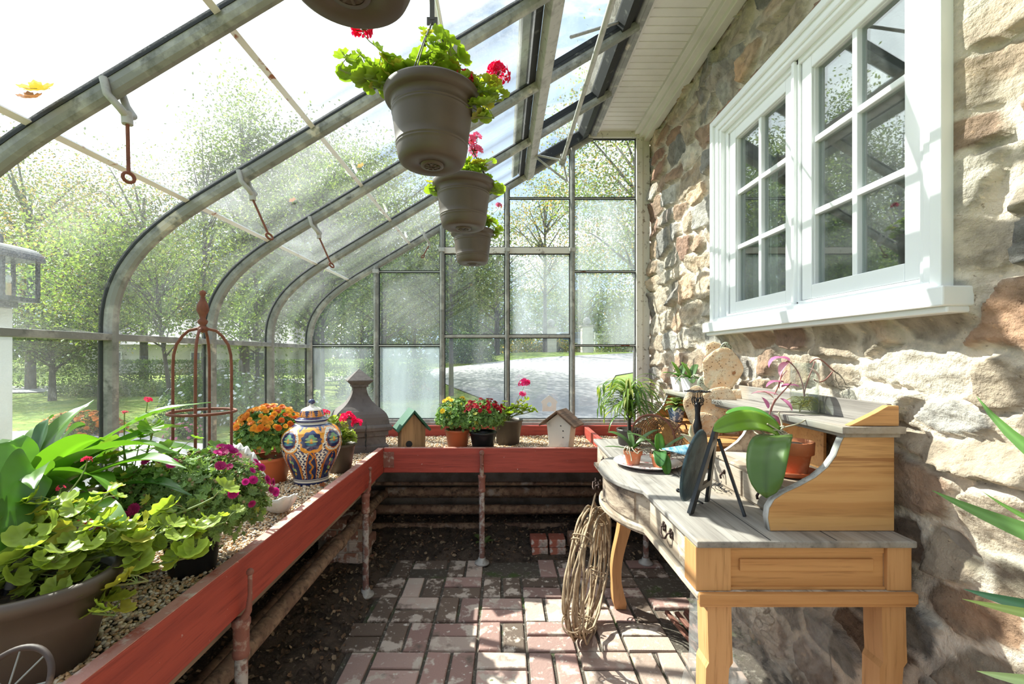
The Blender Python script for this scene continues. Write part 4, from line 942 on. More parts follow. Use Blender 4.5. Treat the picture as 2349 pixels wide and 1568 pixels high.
# rusty obelisk trellis
t = thing('garden_obelisk', P_(465, 1.55, GZ0-.01), 'rust-brown wire obelisk trellis with a turned finial behind the magenta mum', 'garden trellis', rz=.35)
for i in range(4):
    a = i*PI/2; c = np.array((math.cos(a), math.sin(a), 0)); P = [c*.086+np.array((0, 0, z)) for z in np.linspace(0, .56, 8)]+[c*r_+np.array((0, 0, z)) for r_, z in ((.084, .60), (.076, .635), (.058, .665), (.040, .683), (.012, .690))]
    MB().tube(P, .0048, 8).build('leg', A['rustred'], t)
q = np.linspace(0, 2*PI, 41)[:-1]
MB().tube([(.099*math.cos(a), .099*math.sin(a), .405) for a in q], .0048, 8, closed=True).build('ring', A['rustred'], t)
MB().lathe([(.001, .675), (.016, .682), (.015, .695), (.007, .700), (.014, .708), (.016, .716), (.009, .724), (.011, .735), (.019, .752), (.017, .770), (.008, .79), (.006, .800), (.010, .808), (.010, .816), (.001, .822)], 20).build('finial', A['rustred'], t)
# white shell ornament
A['plaster'] = mat('white_plaster', (.78, .77, .74), [((.55, .5, .42), 12, .58, .72)], rough=.5, bump=.3, bscale=60)
t = P_(562, 1.70, GZ0); mb = MB(); U = np.linspace(-1.15, 1.15, 76); Vv = np.linspace(0, 1, 16)
G = []
for u in U:
    row = []
    for v in Vv:
        fl = .016*math.sin(u*26)*v; r = (.21+.012*abs(math.sin(u*13)))*v; rr = r
        row.append((math.sin(u)*rr*.62, -.10*v*v+.055+fl*.6, .045+math.cos(u)*rr*.98+fl*.4))
    G.append(row)
mb.grid(np.array(G)); 
o = mb.build('shell_ornament', A['plaster'], loc=t, solid=.008); o.rotation_euler = (0, 0, -.25)
tag(o, 'white fluted shell-shaped ornament with ruffled rim between magenta and orange mums', 'ornament')
t = thing('shell_dish', P_(640, 1.70, GZ0), 'small white curled fluted dish on the gravel in front of the urn', 'ornament', rz=-.6)
G = np.array([[((.065+.004*math.sin(u*9))*v*math.cos(u)*1.3, (.065+.004*math.sin(u*9))*v*math.sin(u)*.75, .004+.075*v**3*(.6+.4*math.cos(u))+.004*v*math.sin(u*9)) for v in np.linspace(0.02, 1, 12)] for u in np.linspace(0, 2*PI, 64)])
MB().grid(G).build('bowl', A['plaster'], t, solid=.005)
# ---- painted urn
A['glaze'] = mat('painted_glaze', (1, 1, 1), attr=True, rough=.16, spec=.6, coat=.5)
def urn_color(TH, Zr):
    """painted decoration: TH angle, Zr height 0..1; returns linear rgb"""
    W_ = np.array((.80, .74, .62)); NV = np.array((.018, .028, .11)); OR = np.array((.74, .30, .02)); RD = np.array((.42, .10, .02)); GR = np.array((.16, .34, .18)); TL = np.array((.03, .15, .25)); YG = np.array((.45, .52, .16))
    C = np.ones(TH.shape+(3,))*W_
    def put(m, c): C[m] = c
    def frac(x): return x-np.floor(x)
    n = 6
    # lower panels
    n = 8; a = TH/(2*PI)*n; s_ = (frac(a)-.5)*2; k = np.floor(a).astype(int) % 2
    low = (Zr > .115) & (Zr < .60)
    zz = (Zr-.12)/.44
    wob = .05*np.sin(zz*38)
    # navy scroll filling between
    sc1 = (np.sin(TH*46+np.sin(Zr*70)*1.6) > -.25) & (np.sin(Zr*150+np.cos(TH*18)*2) > -.75)
    put(low & sc1, NV)
    arch_w = np.where(zz < .45, .97, .97*np.sqrt(np.clip(1-((zz-.45)/.55)**2, 0, 1)))
    poi_w = np.clip(.62*np.clip((1.12-zz)/.75, 0, 1)**.6, 0, .82)
    for kk, wd in ((0, arch_w), (1, poi_w)):
        m = low & (k == kk); d = wd-np.abs(s_)
        put(m & (d > -.02), RD); put(m & (d > .035+wob*.6), np.array((.60, .20, .02))); put(m & (d > .09), OR if kk == 0 else NV)
        put(m & (d > .09) & (np.abs(wob) > .044) & (d < .16), NV)
        put(m & (d > (.26 if kk == 0 else .20)), NV)
        if kk == 0:
            for cx_, cz_, rx_, rz2, c in ((0, .78, .10, .06, RD), (.12, .62, .13, .07, GR), (-.12, .66, .12, .06, YG), (0, .50, .08, .10, RD), (.14, .34, .14, .07, YG), (-.1, .38, .12, .07, GR), (0, .2, .16, .05, OR), (-.16, .15, .10, .05, GR), (.02, .9, .06, .03, OR)):
                put(m & (((s_-cx_)/rx_)**2+((zz-cz_)/rz2)**2 < 1), c)
        else:
            cur = np.abs(s_-.14*np.sin(zz*17)) < .11*(1.1-zz*.4); put(m & cur & (d > .08), OR); cur2 = np.abs(s_-.14*np.sin(zz*17)) < .03; put(m & cur2 & (d > .08), RD)
            put(m & (d > .08) & (((s_+.14*np.sin(zz*17))/.07)**2+((frac(zz*3.2)-.5)/.16)**2 < 1), TL)
    # scalloped orange-teal fringe over arches
    m = low & (k == 0); rr_ = np.hypot(s_*.9, np.maximum(zz-.45, 0)*1.2); fr = (rr_ > .66) & (rr_ < .80+.03*np.sin(np.arctan2(zz-.45, s_)*22)) & (zz > .4); put(m & fr, RD); put(m & (rr_ > .80) & (rr_ < .86) & (zz > .55), TL)
    # shoulder medallions
    sh = (Zr >= .56) & (Zr < .93); a2 = TH/(2*PI)*n+.0; s2 = (frac(a2)-.5)*2; k2 = np.floor(a2).astype(int) % 2
    cz_ = .74; dx_ = s2*.110; dz_ = (Zr-cz_)*.9
    rad = np.hypot(dx_/.104, dz_/.15); ang = np.arctan2(dz_, dx_)
    put(sh, NV)
    put(sh & (((np.sin(TH*32+np.sin(Zr*60)) > .1) & (Zr > .66))), OR); put(sh & (rad < 1.20), OR); put(sh & (rad < 1.06), W_)
    dots = (np.sin(TH*92) > .35) & (np.sin(Zr*210) > .35)
    m0 = sh & (k2 == 0); m1 = sh & (k2 == 1)
    put(m0 & (rad < 1.02) & dots, NV)
    put(m0 & (rad < .84+.05*np.cos(ang*8)), RD); put(m0 & (rad < .76), NV)
    put(m1 & (rad < 1.05), NV); put(m1 & (rad < 1.1) & (rad > .86+.06*np.sin(ang*10)), OR)
    for mk in (m0, m1):
        for cx_, cz3, rx_, rz3, c in ((0, .03, .05, .022, YG), (.022, .028, .025, .016, GR), (-.022, .028, .025, .016, GR), (0, .062, .026, .022, GR), (0, .005, .012, .03, OR), (.03, -.008, .026, .012, YG), (-.03, -.008, .026, .012, YG), (0, -.045, .034, .020, TL), (.026, -.04, .02, .016, TL), (-.026, -.04, .02, .016, TL), (0, -.028, .016, .008, RD)):
            put(mk & (((dx_-cx_)/rx_)**2+((dz_-cz3)/rz3)**2 < 1), c)
    edge_ = sh & (np.abs(s2) > .86) & (Zr < .70); put(edge_, W_); put(edge_ & sc1, NV)
    put((Zr >= .93), NV); put((Zr > .955) & (Zr < .985), W_)
    put(Zr <= .115, W_); put(Zr < .055, NV); put((Zr > .085) & (Zr < .097), NV); put((Zr > .108) & (Zr < .122), NV)
    return C
def lathe_hi(prof_, nz_, na, colf):
    p = np.array(prof_); z = np.linspace(p[0, 1], p[-1, 1], nz_)
    from_ = np.interp(np.linspace(0, 1, nz_), np.linspace(0, 1, len(p)), p[:, 0])
    t_ = np.linspace(0, 1, len(p)); tt = np.linspace(0, 1, nz_)
    r = np.interp(tt, t_, p[:, 0]); z = np.interp(tt, t_, p[:, 1])
    for _ in range(max(2, nz_//len(p)//2)*3): r[1:-1] = (r[:-2]+2*r[1:-1]+r[2:])/4
    a = np.arange(na+1)*2*PI/na; TH, ZZ_ = np.meshgrid(a, (z-z[0])/(z[-1]-z[0]))
    G = np.stack([r[:, None]*np.cos(a), r[:, None]*np.sin(a), np.broadcast_to(z[:, None], (nz_, na+1))], -1)
    return G, colf(TH, ZZ_).reshape(-1, 3)
t = thing('painted_urn', P_(715, 2.12, GZ0-.004), 'lidded ceramic urn painted with orange, navy and teal floral panels', 'urn', rz=2.35)
G, C = lathe_hi([(.075, 0), (.078, .012), (.078, .02), (.080, .035), (.090, .06), (.104, .09), (.119, .125), (.130, .16), (.136, .19), (.135, .22), (.124, .245), (.104, .262), (.082, .273), (.067, .281), (.064, .290)], 330, 760, urn_color)
mb = MB(); mb.grid(G, C); mb.add([(.0, 0, .001), (.07, 0, .001), (0, .07, .001), (-.07, 0, .001), (0, -.07, .001)], [(0, 2, 1), (0, 3, 2), (0, 4, 3), (0, 1, 4)], (.5, .4, .3)); mb.build('body', A['glaze'], t)
def lid_color(TH, Z_):
    W_ = np.array((.80, .74, .62)); NV = np.array((.018, .028, .11)); OR = np.array((.74, .26, .03)); C = np.ones(TH.shape+(3,))*W_
    C[Z_ < .34] = NV; C[(Z_ > .15) & (Z_ < .19)] = W_*.8
    m = (Z_ >= .34) & (Z_ < .80); C[m] = NV; h = (Z_-.34)/.46; s_ = np.abs(((TH/(2*PI)*8) % 1)-.5)*2
    C[m & (s_ < .85-.5*h+.16*np.sin(h*24)) & (s_ > .12*h)] = OR; C[m & (h > .9)] = W_; return C
G, C = lathe_hi([(.066, .286), (.072, .288), (.0735, .294), (.070, .300), (.060, .303), (.054, .306), (.053, .318), (.050, .332), (.043, .343), (.030, .350), (.014, .355)], 120, 360, lid_color)
mb = MB(); mb.grid(G, C); 
lidn = mb.build('lid', A['glaze'], t)
mb = MB(); mb.lathe([(.016, .354), (.009, .360), (.008, .366)], 20, (.8, .75, .65)); mb.lathe([(.007, .364), (.013, .368), (.016, .375), (.014, .383), (.007, .388), (.001, .389)], 20, (.018, .028, .11)); mb.build('knob', A['glaze'], lidn)
# ---- stone ventilator cap
A['capstone'] = mat('weathered_capstone', (.12, .10, .095), [((.19, .165, .15), 8, .5, .66), ((.085, .07, .065), 16, .52, .66)], rough=.85, bump=.3, bscale=60, bdist=.004)
t = thing('chimney_cap', P_(824, 2.86, GZ0-.01), 'grey-brown flared stone cap with a pyramid top in the bench corner', 'chimney cap', rz=.42)
def sq_loft(mb, prof_, asp=1.0):
    G = []
    for r, z in prof_: G.append([(sx_*r*asp, sy_*r, z) for sx_, sy_ in ((-1, -1), (1, -1), (1, 1), (-1, 1), (-1, -1))])
    G = np.array(G); n = len(G)
    for k in range(4):
        mb.grid(G[:, k:k+2], sm=False)
    return mb
mb = MB(); zf = np.linspace(0, 1, 14); fl = [(.040+.105*(1-math.cos(v*PI/2))**1.0*(.35+.65*v**.5), .40-.18*v**1.15) for v in zf]
fl = [(.036, .405), (.0365, .385), (.040, .365), (.047, .345), (.057, .325), (.070, .305), (.088, .285), (.105, .270), (.120, .255), (.131, .240), (.139, .22), (.144, .19), (.146, .172)]
sq_loft(mb, fl[::-1], 1.12); mb.build('body', A['capstone'], t)
mb = MB(); sq_loft(mb, [(.001, .105), (.140, .105), (.140, .135), (.156, .140), (.160, .160), (.150, .175), (.001, .176)], 1.12); mb.build('base_slab', A['capstone'], t, bevel=.003)
mb = MB(); sq_loft(mb, [(.001, .402), (.050, .402), (.050, .415), (.075, .438), (.077, .444), (.001, .515)]); mb.build('pyramid_top', A['capstone'], t, bevel=.002)
mb = MB(); sq_loft(mb, [(.14, -.01), (.14, .05), (.128, .05), (.128, .105), (.001, .105)], 1.12); mb.build('plinth', A['bracket'] if 0 else A['capstone'], t, bevel=.006)
mb = MB(); zz = np.linspace(.03, .185, 14); R = rng(4); 
mb.grid(np.array([[(.163*1.12*(1 if 1 else 1)-.164*1.12+.02+w_+R.normal()*.002, -.1615-(0 if z > .13 else -.012), z) for w_ in (0, .004)] for z in zz])); mb.build('crack', A['gasket'], t, solid=.004)
# ---- birdhouses
A['cedar'] = wood('cedar', (.42, .24, .11), (.22, .12, .05), 'z', 9)
A['greenpaint'] = mat('green_paint', (.012, .085, .045), [((.05, .15, .1), 40, .62, .7)], rough=.5, bump=.1)
A['cream'] = mat('cream_board', (.66, .62, .54), [((.5, .46, .4), 12, .55, .7)], rough=.6)
A['barkbrown'] = wood('dark_shingle', (.17, .09, .05), (.06, .035, .02), 'y', 12)
t = thing('birdhouse', P_(944, 2.86, GZ0-.006), 'natural wood birdhouse with a green pitched roof', 'birdhouse', rz=.42)
mb = MB(); mb.prism([(-.075, 0), (.075, 0), (.075, .145), (0, .235), (-.075, .145)], -.055, .055, 'y'); b_ = mb.build('body', A['cedar'], t, bevel=.002)
mb = MB(); mb.tube([(-.028, -.060, .048), (-.028, -.050, .048)], .020, 20); mb.build('entrance_hole', A['gasket'], b_)
for s_ in (-1, 1):
    n = np.array((.64*s_, .77)); mb = MB(); a = np.array((0, .240)); b = np.array((s_*.098, .123)); mb.prism([tuple(a), tuple(b), tuple(b+n*.014), (0, .260)], -.085, .085, 'y'); mb.build('roof_board', A['greenpaint'], t, bevel=.004)
t = thing('birdhouse', P_(1288, 2.88, GZ0-.006), 'cream birdhouse with a crooked dark brown wooden roof', 'birdhouse', rz=-.5)
mb = MB(); mb.prism([(-.062, 0), (.062, 0), (.082, .17), (0, .235), (-.082, .17)], -.05, .05, 'y'); b_ = mb.build('body', A['cream'], t, bevel=.002)
mb = MB()
for dx, dz in ((.015, .155), (.03, .125), (.03, .085), (-.005, .02)): mb.tube([(dx, -.054, dz), (dx, -.049, dz)], .0035, 8)
mb.build('nail_hole', A['gasket'], b_)
for s_ in (-1, 1):
    n = np.array((.62*s_, .78)); a = np.array((0, .238)); b = np.array((s_*.115, .150)); mb = MB(); mb.prism([tuple(a), tuple(b), tuple(b+n*.012), (0, .254)], -.09, .085, 'y'); mb.build('roof_board', A['barkbrown'], t, bevel=.003)
# birdhouse-shaped white decal on the glass
mb = MB(); a = np.linspace(0, 2*PI, 25)[:-1]; inner = [(.017*math.cos(v), .017*math.sin(v)-.008) for v in a]
outer = []
hs = [(-.052, -.06), (.052, -.06), (.052, .0), (.066, .012), (0, .062), (-.066, .012), (-.052, .0)]
hsP = np.array(hs+[hs[0]])
for v in a:
    d = np.array((math.cos(v), math.sin(v))); best = 9
    o2 = np.array((0, -.008))
    for p, q in zip(hsP[:-1], hsP[1:]):
        M_ = np.array([d, p-q]).T
        if abs(np.linalg.det(M_)) > 1e-9:
            s1, s2_ = np.linalg.solve(M_, p-o2)
            if s1 > 0 and -1e-6 <= s2_ <= 1+1e-6: best = min(best, s1)
    outer.append(tuple(o2+d*best))
n = len(a); V = [(x, 0, z) for x, z in inner]+[(x, 0, z) for x, z in outer]
mb.add(V, np.array([(i, (i+1) % n, n+(i+1) % n, n+i) for i in range(n)]))
o = mb.build('window_decal', A['whitepaint'], loc=(.353, EY-.004, .892), solid=.001); tag(o, 'white birdhouse-shaped sticker with a round hole on the end glass', 'sticker')
# ---- tool with grey grip and the wrought wheel at the near corner
A['grip'] = mat('grey_grip', (.15, .14, .13), rough=.7)
t = thing('garden_tool', W(-42, 1500, .80), 'black metal garden tool with a grey grip stuck into the oval planter', 'garden tool')
mb = MB(); mb.tube(np.array([(0, 0, 0), (.01, .03, .09), (.022, .035, .135)]), .006, 8); mb.build('shaft', A['wire'], t)
mb = MB(); mb.tube(np.array([(.014, .033, .10), (.022, .035, .13), (.036, .038, .165)]), [.008, .0095, .010], 12); mb.build('handle', A['grip'], t)
A['bronze0'] = mat('dark_rust', (.05, .03, .025), [((.16, .1, .07), 30, .55, .7)], rough=.6)
t = thing('iron_hoop', (-.66-.0, .545, .70), 'rusty wrought-iron spoked hoop at the near end of the bench', 'ornament', rz=0)
c0 = np.array(W(15, 1588, .62)); t.location = c0
q = np.linspace(0, 2*PI, 49)[:-1]; e1 = np.array((.93, .2, .15)); e2 = np.array((-.1, .45, .88))
MB().tube([tuple(.052*(math.cos(v)*e1+math.sin(v)*e2)) for v in q], .0042, 8, closed=True).build('rim', A['bronze0'], t)
for v in np.arange(8)*PI/4: MB().tube([(0, 0, 0), tuple(.051*(math.cos(v)*e1+math.sin(v)*e2))], .0013, 6).build('spoke', A['galv'], t)
mb = MB(); mb.ball((0, 0, 0), .008, 10); mb.build('hub', A['rust'], t)
mb = MB(); mb.tube([(0, 0, -.045), tuple(-.05*e2)], .004, 8); 
mb.tube([(0, .0, 0), (0, .02, -.16)], .005, 8); mb.build('stand', A['rust'], t)
# ---- fallen leaves on the roof glass and the gravel
def fallen(loc, size, c, label, nrm=(0, 0, 1), rz=0):
    o5 = []
    for i in range(30):
        a = i*2*PI/30; r = .5*(.62+.38*abs(math.cos(a*2.5)))*(1+.06*math.cos(a*15)); o5.append((r*math.cos(a), r*math.sin(a)))
    V, Fv = fan(o5, .01, .35); mb = MB(); mb.add(V*size, Fv, c, 0, True); mb.tube([(0, 0, 0), (-size*.45, 0, size*.1)], size*.015, 5, np.array(c)*.6)
    o = mb.build('fallen_leaf', A['petal'], loc=loc); o.rotation_euler = Vector(nrm).to_track_quat('Z', 'Y').to_euler(); o.rotation_euler.rotate_axis('Z', rz)
    tag(o, label, 'leaf', 'fallen leaves')
def on_roof(px, py): # point of the roof plane behind a measured direction
    kx, kz = (px-VX)/F, (VY-py)/F; Y = (2.496-EYE)/(kz-.6*kx); return (kx*Y, Y, EYE+kz*Y)
for px, py, s_, c, l in ((100, 228, .07, (.85, .6, .03), 'yellow maple leaf lying on the roof glass at the nearest rib'), (84, 247, .05, (.5, .2, .06), 'brown leaf beside the yellow leaf on the roof glass'), (835, 393, .04, (.65, .4, .05), 'small ochre leaf on the roof glass left of the large hanging pot'), (679, 472, .035, (.4, .14, .05), 'tiny brown leaf on the roof glass between the second and third ribs')):
    p = np.array(on_roof(px, py))+np.array((-.514, 0, .857))*.03; fallen(tuple(p), s_, c, l, (-.514+(.3 if 'yellow' in l else 0), -.3 if 'yellow' in l else 0, .857), 1)
fallen((-.80, 2.02, GZ0+.012), .03, (.3, .09, .03), 'small brown leaf on the gravel at the foot of the painted urn', (.2, -.4, .8))
# ================================================================ DESK
A['grey_x'] = wood('weathered_top', (.31, .285, .26), (.17, .15, .135), 'y', 9, .8, bump=.4, extra=[((.10, .09, .08), 3, .60, .72), ((.38, .30, .22), 2, .5, .7)])
A['grey_face'] = wood('weathered_front', (.50, .42, .33), (.24, .18, .13), 'y', 9, .8, bump=.5, extra=[((.06, .045, .04), 5, .60, .70), ((.62, .56, .48), 12, .6, .7)])
A['pine_x'] = wood('orange_pine', (.56, .285, .105), (.46, .21, .07), 'x', 10, .5, bump=.12, extra=[((.12, .07, .04), 5, .64, .70), ((.34, .15, .05), 18, .585, .64, (.07, 1.2, 2.8))])
A['pine_z'] = wood('orange_pine_upright', (.58, .31, .13), (.48, .235, .085), 'z', 10, .5, bump=.12, extra=[((.14, .08, .04), 7, .70, .74)])
A['pine_grey'] = wood('pine_part_weathered', (.60, .33, .13), (.50, .245, .085), 'x', 7, .55, lo=.50, hi=.60, bump=.2, extra=[((.34, .15, .05), 18, .585, .64, (.07, 1.2, 2.8)), ((.36, .32, .27), 3, .55, .72)])
A['wedge'] = wood('weathered_edge', (.52, .50, .48), (.30, .28, .26), 'z', 12, .8)
A['bronze'] = mat('dark_bronze', (.055, .035, .03), rough=.45, metal=.7)
DT = .775
A['peeling'] = wood('peeling_veneer', (.46, .37, .28), (.20, .14, .10), 'y', 9, .85, bump=.8, extra=[((.07, .05, .042), 7, .50, .60), ((.30, .17, .12), 16, .62, .70)])
desk = thing('writing_desk', (.8, 1.9, 0), 'old pine desk with a bowed weathered front against the stone wall', 'desk')
def dk(mb, name, m, par=desk, **k):
    o = mb.build(name, m, par, **k); o.location = -Vector(par.location) if par is desk else (0, 0, 0); return o
def outline(off, n=22):
    bow = [(.525-off-.105*math.sin(PI*min(max(t, 0), 1))**.62, 1.60+.53*t) for t in np.linspace(0, 1, n)]
    return [(1.062, 1.172-off), (.512-off, 1.172-off)]+[(.512-off, 1.60)]+bow[1:-1]+[(.525-off, 2.13), (.535-off, 2.58+off), (1.062, 2.58+off)]
mb = MB(); mb.prism(outline(.014), DT-.018, DT, 'z'); top = dk(mb, 'desktop', A['grey_x'], bevel=.004)
mb = MB()
for x in (.69, .86): mb.box((x-.0012, 1.165, DT), (x+.0012, 2.59, DT+.0006))
o = mb.build('board_seam', A['gasket'], top)
mb = MB(); mb.prism(outline(-.012), .642, DT-.018, 'z'); dk(mb, 'apron', A['grey_face'])
mb = MB(); mb.prism(outline(.012), .622, .642, 'z'); mb.prism(outline(.002), .612, .622, 'z'); dk(mb, 'lower_moulding', A['grey_face'], bevel=.004)
mb = MB(); mb.box((.502, 1.154, .614), (1.062, 1.170, .6425)); mb.box((.505, 1.158, .606), (1.06, 1.172, .616)); dk(mb, 'lower_moulding', A['pine_x'], bevel=.004)
# near end: stiles, rails, raised panel
mb = MB(); mb.prism([(.500, 1.170), (.592, 1.170), (.592, 1.186), (.515, 1.186), (.515, 1.245), (.500, 1.245)], .642, .757, 'z'); dk(mb, 'corner_post', A['pine_z'], bevel=.003)
mb = MB(); mb.box((.995, 1.170, .642), (1.058, 1.186, .757)); dk(mb, 'corner_post', A['pine_z'], bevel=.003)
mb = MB(); mb.box((.592, 1.180, .735), (.995, 1.187, .757)); mb.box((.592, 1.176, .642), (.995, 1.188, .650)); mb.box((.592, 1.183, .642), (.995, 1.1875, .757)); mb.box((.617, 1.176, .690), (.965, 1.184, .722)); dk(mb, 'side_panel', A['pine_x'], bevel=.003)
# near drawer front, bow drawer front with peeling veneer, far drawer
mb = MB(); mb.box((.5165, 1.26, .648), (.528, 1.585, .752)); d1 = dk(mb, 'drawer', A['grey_face'], bevel=.002)
mb = MB(); mb.prism([(x-.004, y) for x, y in outline(-.008)[4:-5]]+[(x+.006, y) for x, y in outline(-.008)[4:-5]][::-1], .652, .750, 'z'); d2 = dk(mb, 'drawer', A['peeling'])
mb = MB(); mb.box((.533, 2.17, .648), (.545, 2.54, .752)); d3 = dk(mb, 'drawer', A['grey_face'], bevel=.002)
def bail(par, x, y, z, dx=0):
    mb = MB(); mb.tube([(x, y-.028, z), (x-.012, y-.028, z), (x-.016, y-.02, z-.018), (x-.017, y, z-.024), (x-.016, y+.02, z-.018), (x-.012, y+.028, z), (x, y+.028, z)], .0032, 8)
    for s_ in (-1, 1):
        for q in range(5): a = q*1.256; mb.ball((x-.002, y+s_*.030+.010*math.cos(a), z+.010*math.sin(a)), .007, 8, sq=(.4, 1, 1))
    mb.build('handle', A['bronze'], par)
bail(d1, .5155, 1.41, .708); bail(d2, .405, 1.93, .705); bail(d3, .532, 2.35, .705)
mb = MB(); mb.ball((.4065, 1.88, .73), .006, 10, sq=(.5, 1, 1)); mb.build('keyhole', A['bronze'], d2)
def deskleg(x, y, s_, m, foot=0):
    zs = [.612, .60, .50, .455, .44, .33, .20, .10, .05, .0]; off = [0, 0, .002, .004, -.004, -.008, .018, .035, .030, .008]; wd = [.062, .062, .062, .062, .060, .056, .050, .046, .048, .054]
    G = []
    for z, o_, w in zip(zs, off, wd):
        cx = x-s_*o_*1.0; h = w/2; G.append([(cx-h, y-h, z), (cx+h, y-h, z), (cx+h, y+h, z), (cx-h, y+h, z), (cx-h, y-h, z)])
    mb = MB(); G = np.array(G)
    for k in range(4): mb.grid(G[::-1, k:k+2], sm=False)
    mb.add(G[0][:4], [(0, 1, 2, 3)]); mb.add(G[-1][:4], [(3, 2, 1, 0)])
    return dk(mb, 'leg', m, bevel=.004)
deskleg(.562, 1.204, -1, A['pine_z']); deskleg(1.015, 1.206, -1, A['pine_z']); deskleg(1.015, 2.53, -1, A['pine_z'])
zs = np.linspace(0, 1, 20); cx = .585-.035*np.sin(zs*PI*2)*(.4+.6*zs); 
mb = MB(); G = np.array([[(c-w, 2.26-w, z), (c+w, 2.26-w, z), (c+w, 2.26+w, z), (c-w, 2.26+w, z), (c-w, 2.26-w, z)] for c, z, w in zip(cx, zs*.62, np.interp(zs, [0, .05, .2, .55, .9, 1], [.026, .032, .022, .026, .036, .040]))])
for k in range(4): mb.grid(G[:, k:k+2], sm=True)
mb.add(G[0][:4], [(3, 2, 1, 0)]); lab(dk(mb, 'leg', A['pine_z'], bevel=.004), 'curved cabriole leg under the bow front')
# ---------------- hutch on the desk
hut = thing('desk_hutch', (.95, 1.9, DT), 'pine hutch with scrolled side panels and a long top shelf standing on the desk', 'hutch')
def hk(mb, name, m, **k):
    o = mb.build(name, m, hut, **k); o.location = -Vector(hut.location); return o
prof_px = [(1762, 1213), (1757, 1185), (1760, 1163), (1772, 1143), (1795, 1128), (1830, 1112), (1865, 1093), (1893, 1070), (1912, 1044), (1923, 1015), (1934, 988)]
SP = [(W(a, b, 1.235)[0], W(a, b, 1.235)[2]) for a, b in prof_px]; SP[0] = (SP[0][0], DT+.001); SP[-1] = (SP[-1][0], 1.040)
full = SP+[(1.060, 1.040), (1.060, DT+.001)]
def side(y0, y1, poly, mf, cut=1):
    mb = MB(); mb.prism(poly, y0, y1, 'y'); sd_ = hk(mb, 'side_panel', mf, bevel=.002)
    P = np.array(poly[:-2]); mb = MB()
    G = np.array([[(p[0]-.0012, y, p[1]+.0012) for y in (y0-.0005, y1+.0005)] for p in P]); mb.grid(G); e = mb.build('weathered_edge', A['wedge'], sd_, solid=.0015)
side(1.225, 1.247, full, A['pine_grey'])
small = [(x*.72+1.06*.28, DT+(z-DT)*.98) for x, z in full]
side(1.74, 1.756, [(x+.0, z) for x, z in small], A['grey_face']); side(2.52, 2.54, full, A['pine_x'])
mb = MB(); mb.box((.905, 1.205, 1.041), (1.075, 2.56, 1.060)); mb.box((.918, 1.215, 1.030), (1.068, 2.55, 1.042)); hk(mb, 'top_shelf', A['grey_x'], bevel=.002)
mb = MB(); mb.box((1.048, 1.235, 1.060), (1.062, 2.55, 1.118)); hk(mb, 'gallery_rail', A['grey_x'], bevel=.002)
mb = MB(); mb.prism([(.93, 1.061), (1.0, 1.095), (1.035, 1.115), (1.064, 1.115), (1.064, 1.061)], 1.215, 1.236, 'y'); hk(mb, 'end_bracket', A['pine_x'], bevel=.002)
mb = MB(); mb.box((.80, 1.262, DT+.001), (1.055, 1.735, .880)); mb.box((.795, 1.257, .872), (1.055, 1.74, .882)); dr = hk(mb, 'drawer_case', A['grey_face'], bevel=.002)
for a, b in ((1.275, 1.495), (1.51, 1.725)):
    mb = MB(); mb.box((.794, a, .785), (.801, b, .866)); d_ = hk(mb, 'drawer', A['grey_x'], bevel=.002)
    mb = MB(); mb.tube([(.794, (a+b)/2, .83), (.784, (a+b)/2, .832), (.778, (a+b)/2, .822), (.780, (a+b)/2, .812)], .004, 8); mb.ball((.792, (a+b)/2, .838), .006, 8); mb.build('knob', A['bronze'], d_)
mb = MB(); mb.box((.84, 1.77, .895), (1.055, 2.51, .910)); mb.box((1.035, 1.46, DT+.1), (1.045, 2.51, 1.03)); mb.box((.86, 1.9, DT+.001), (1.035, 2.5, .895)); hk(mb, 'pigeonholes', A['pine_x'], bevel=.002)
# ================================================================ THINGS ON THE DESK
def orchid(t, R, base, leaves, roots=8, m='leafglossy'):
    for az, e0, e1, L_, w_, c_, roll in leaves:
        P = blade_pts(base, az, e0, e1, L_, 16, 0); P = P[0]+(P-P[0])*1.25; blade(MB(), P, w_*1.25, 'oval', .22, c_, m=9, mid=.75, roll=roll).build('leaf', A[m], t, solid=.0012)
    mb = MB()
    for i in range(roots):
        a = R.uniform(0, 2*PI); b = np.array(base); r = R.uniform(.03, .075); z = R.uniform(-.03, .03)
        mb.tube(bez([b, b+np.array((math.cos(a)*r*.5, math.sin(a)*r*.5, .03)), b+np.array((math.cos(a+.5)*r, math.sin(a+.5)*r, .02)), b+np.array((math.cos(a+.8)*r*1.3, math.sin(a+.8)*r*1.3, z))], 10)+R.normal(size=(10, 3))*.0015, .0022, 6)
    mb.build('aerial_roots', A['roots'], t)
A['roots'] = mat('orchid_roots', (.42, .38, .28), [((.28, .2, .12), 30, .5, .7)], rough=.7)
def terra(t, r, h, m='terracotta'):
    MB().lathe([(.001, 0), (r*.68, 0), (r*.70, .003), (r*.88, h*.66), (r*.93, h*.67), (r*1.0, h*.68), (r*1.03, h*.98), (r*1.0, h), (r*.92, h), (r*.88, h*.8), (r*.66, .008), (.001, .008)], 40).build('pot', A[m], t)
    MB().lathe([(r*.89, h*.85), (.001, h*.90)], 24).build('bark_mix', A['potsoil'], t)
t = thing('potted_orchid', (.890, 1.400, .884), 'large orchid with thick drooping leaves in a terracotta pot on a saucer inside the hutch', 'potted plant', group='potted orchids')
MB().lathe([(.001, 0), (.055, 0), (.067, .004), (.072, .018), (.069, .018), (.062, .008), (.001, .007)], 44).build('saucer', A['terraplast'], t)
sub = bpy.data.objects.new('pot_tmp', None)
mb = MB(); r, h = .062, .105
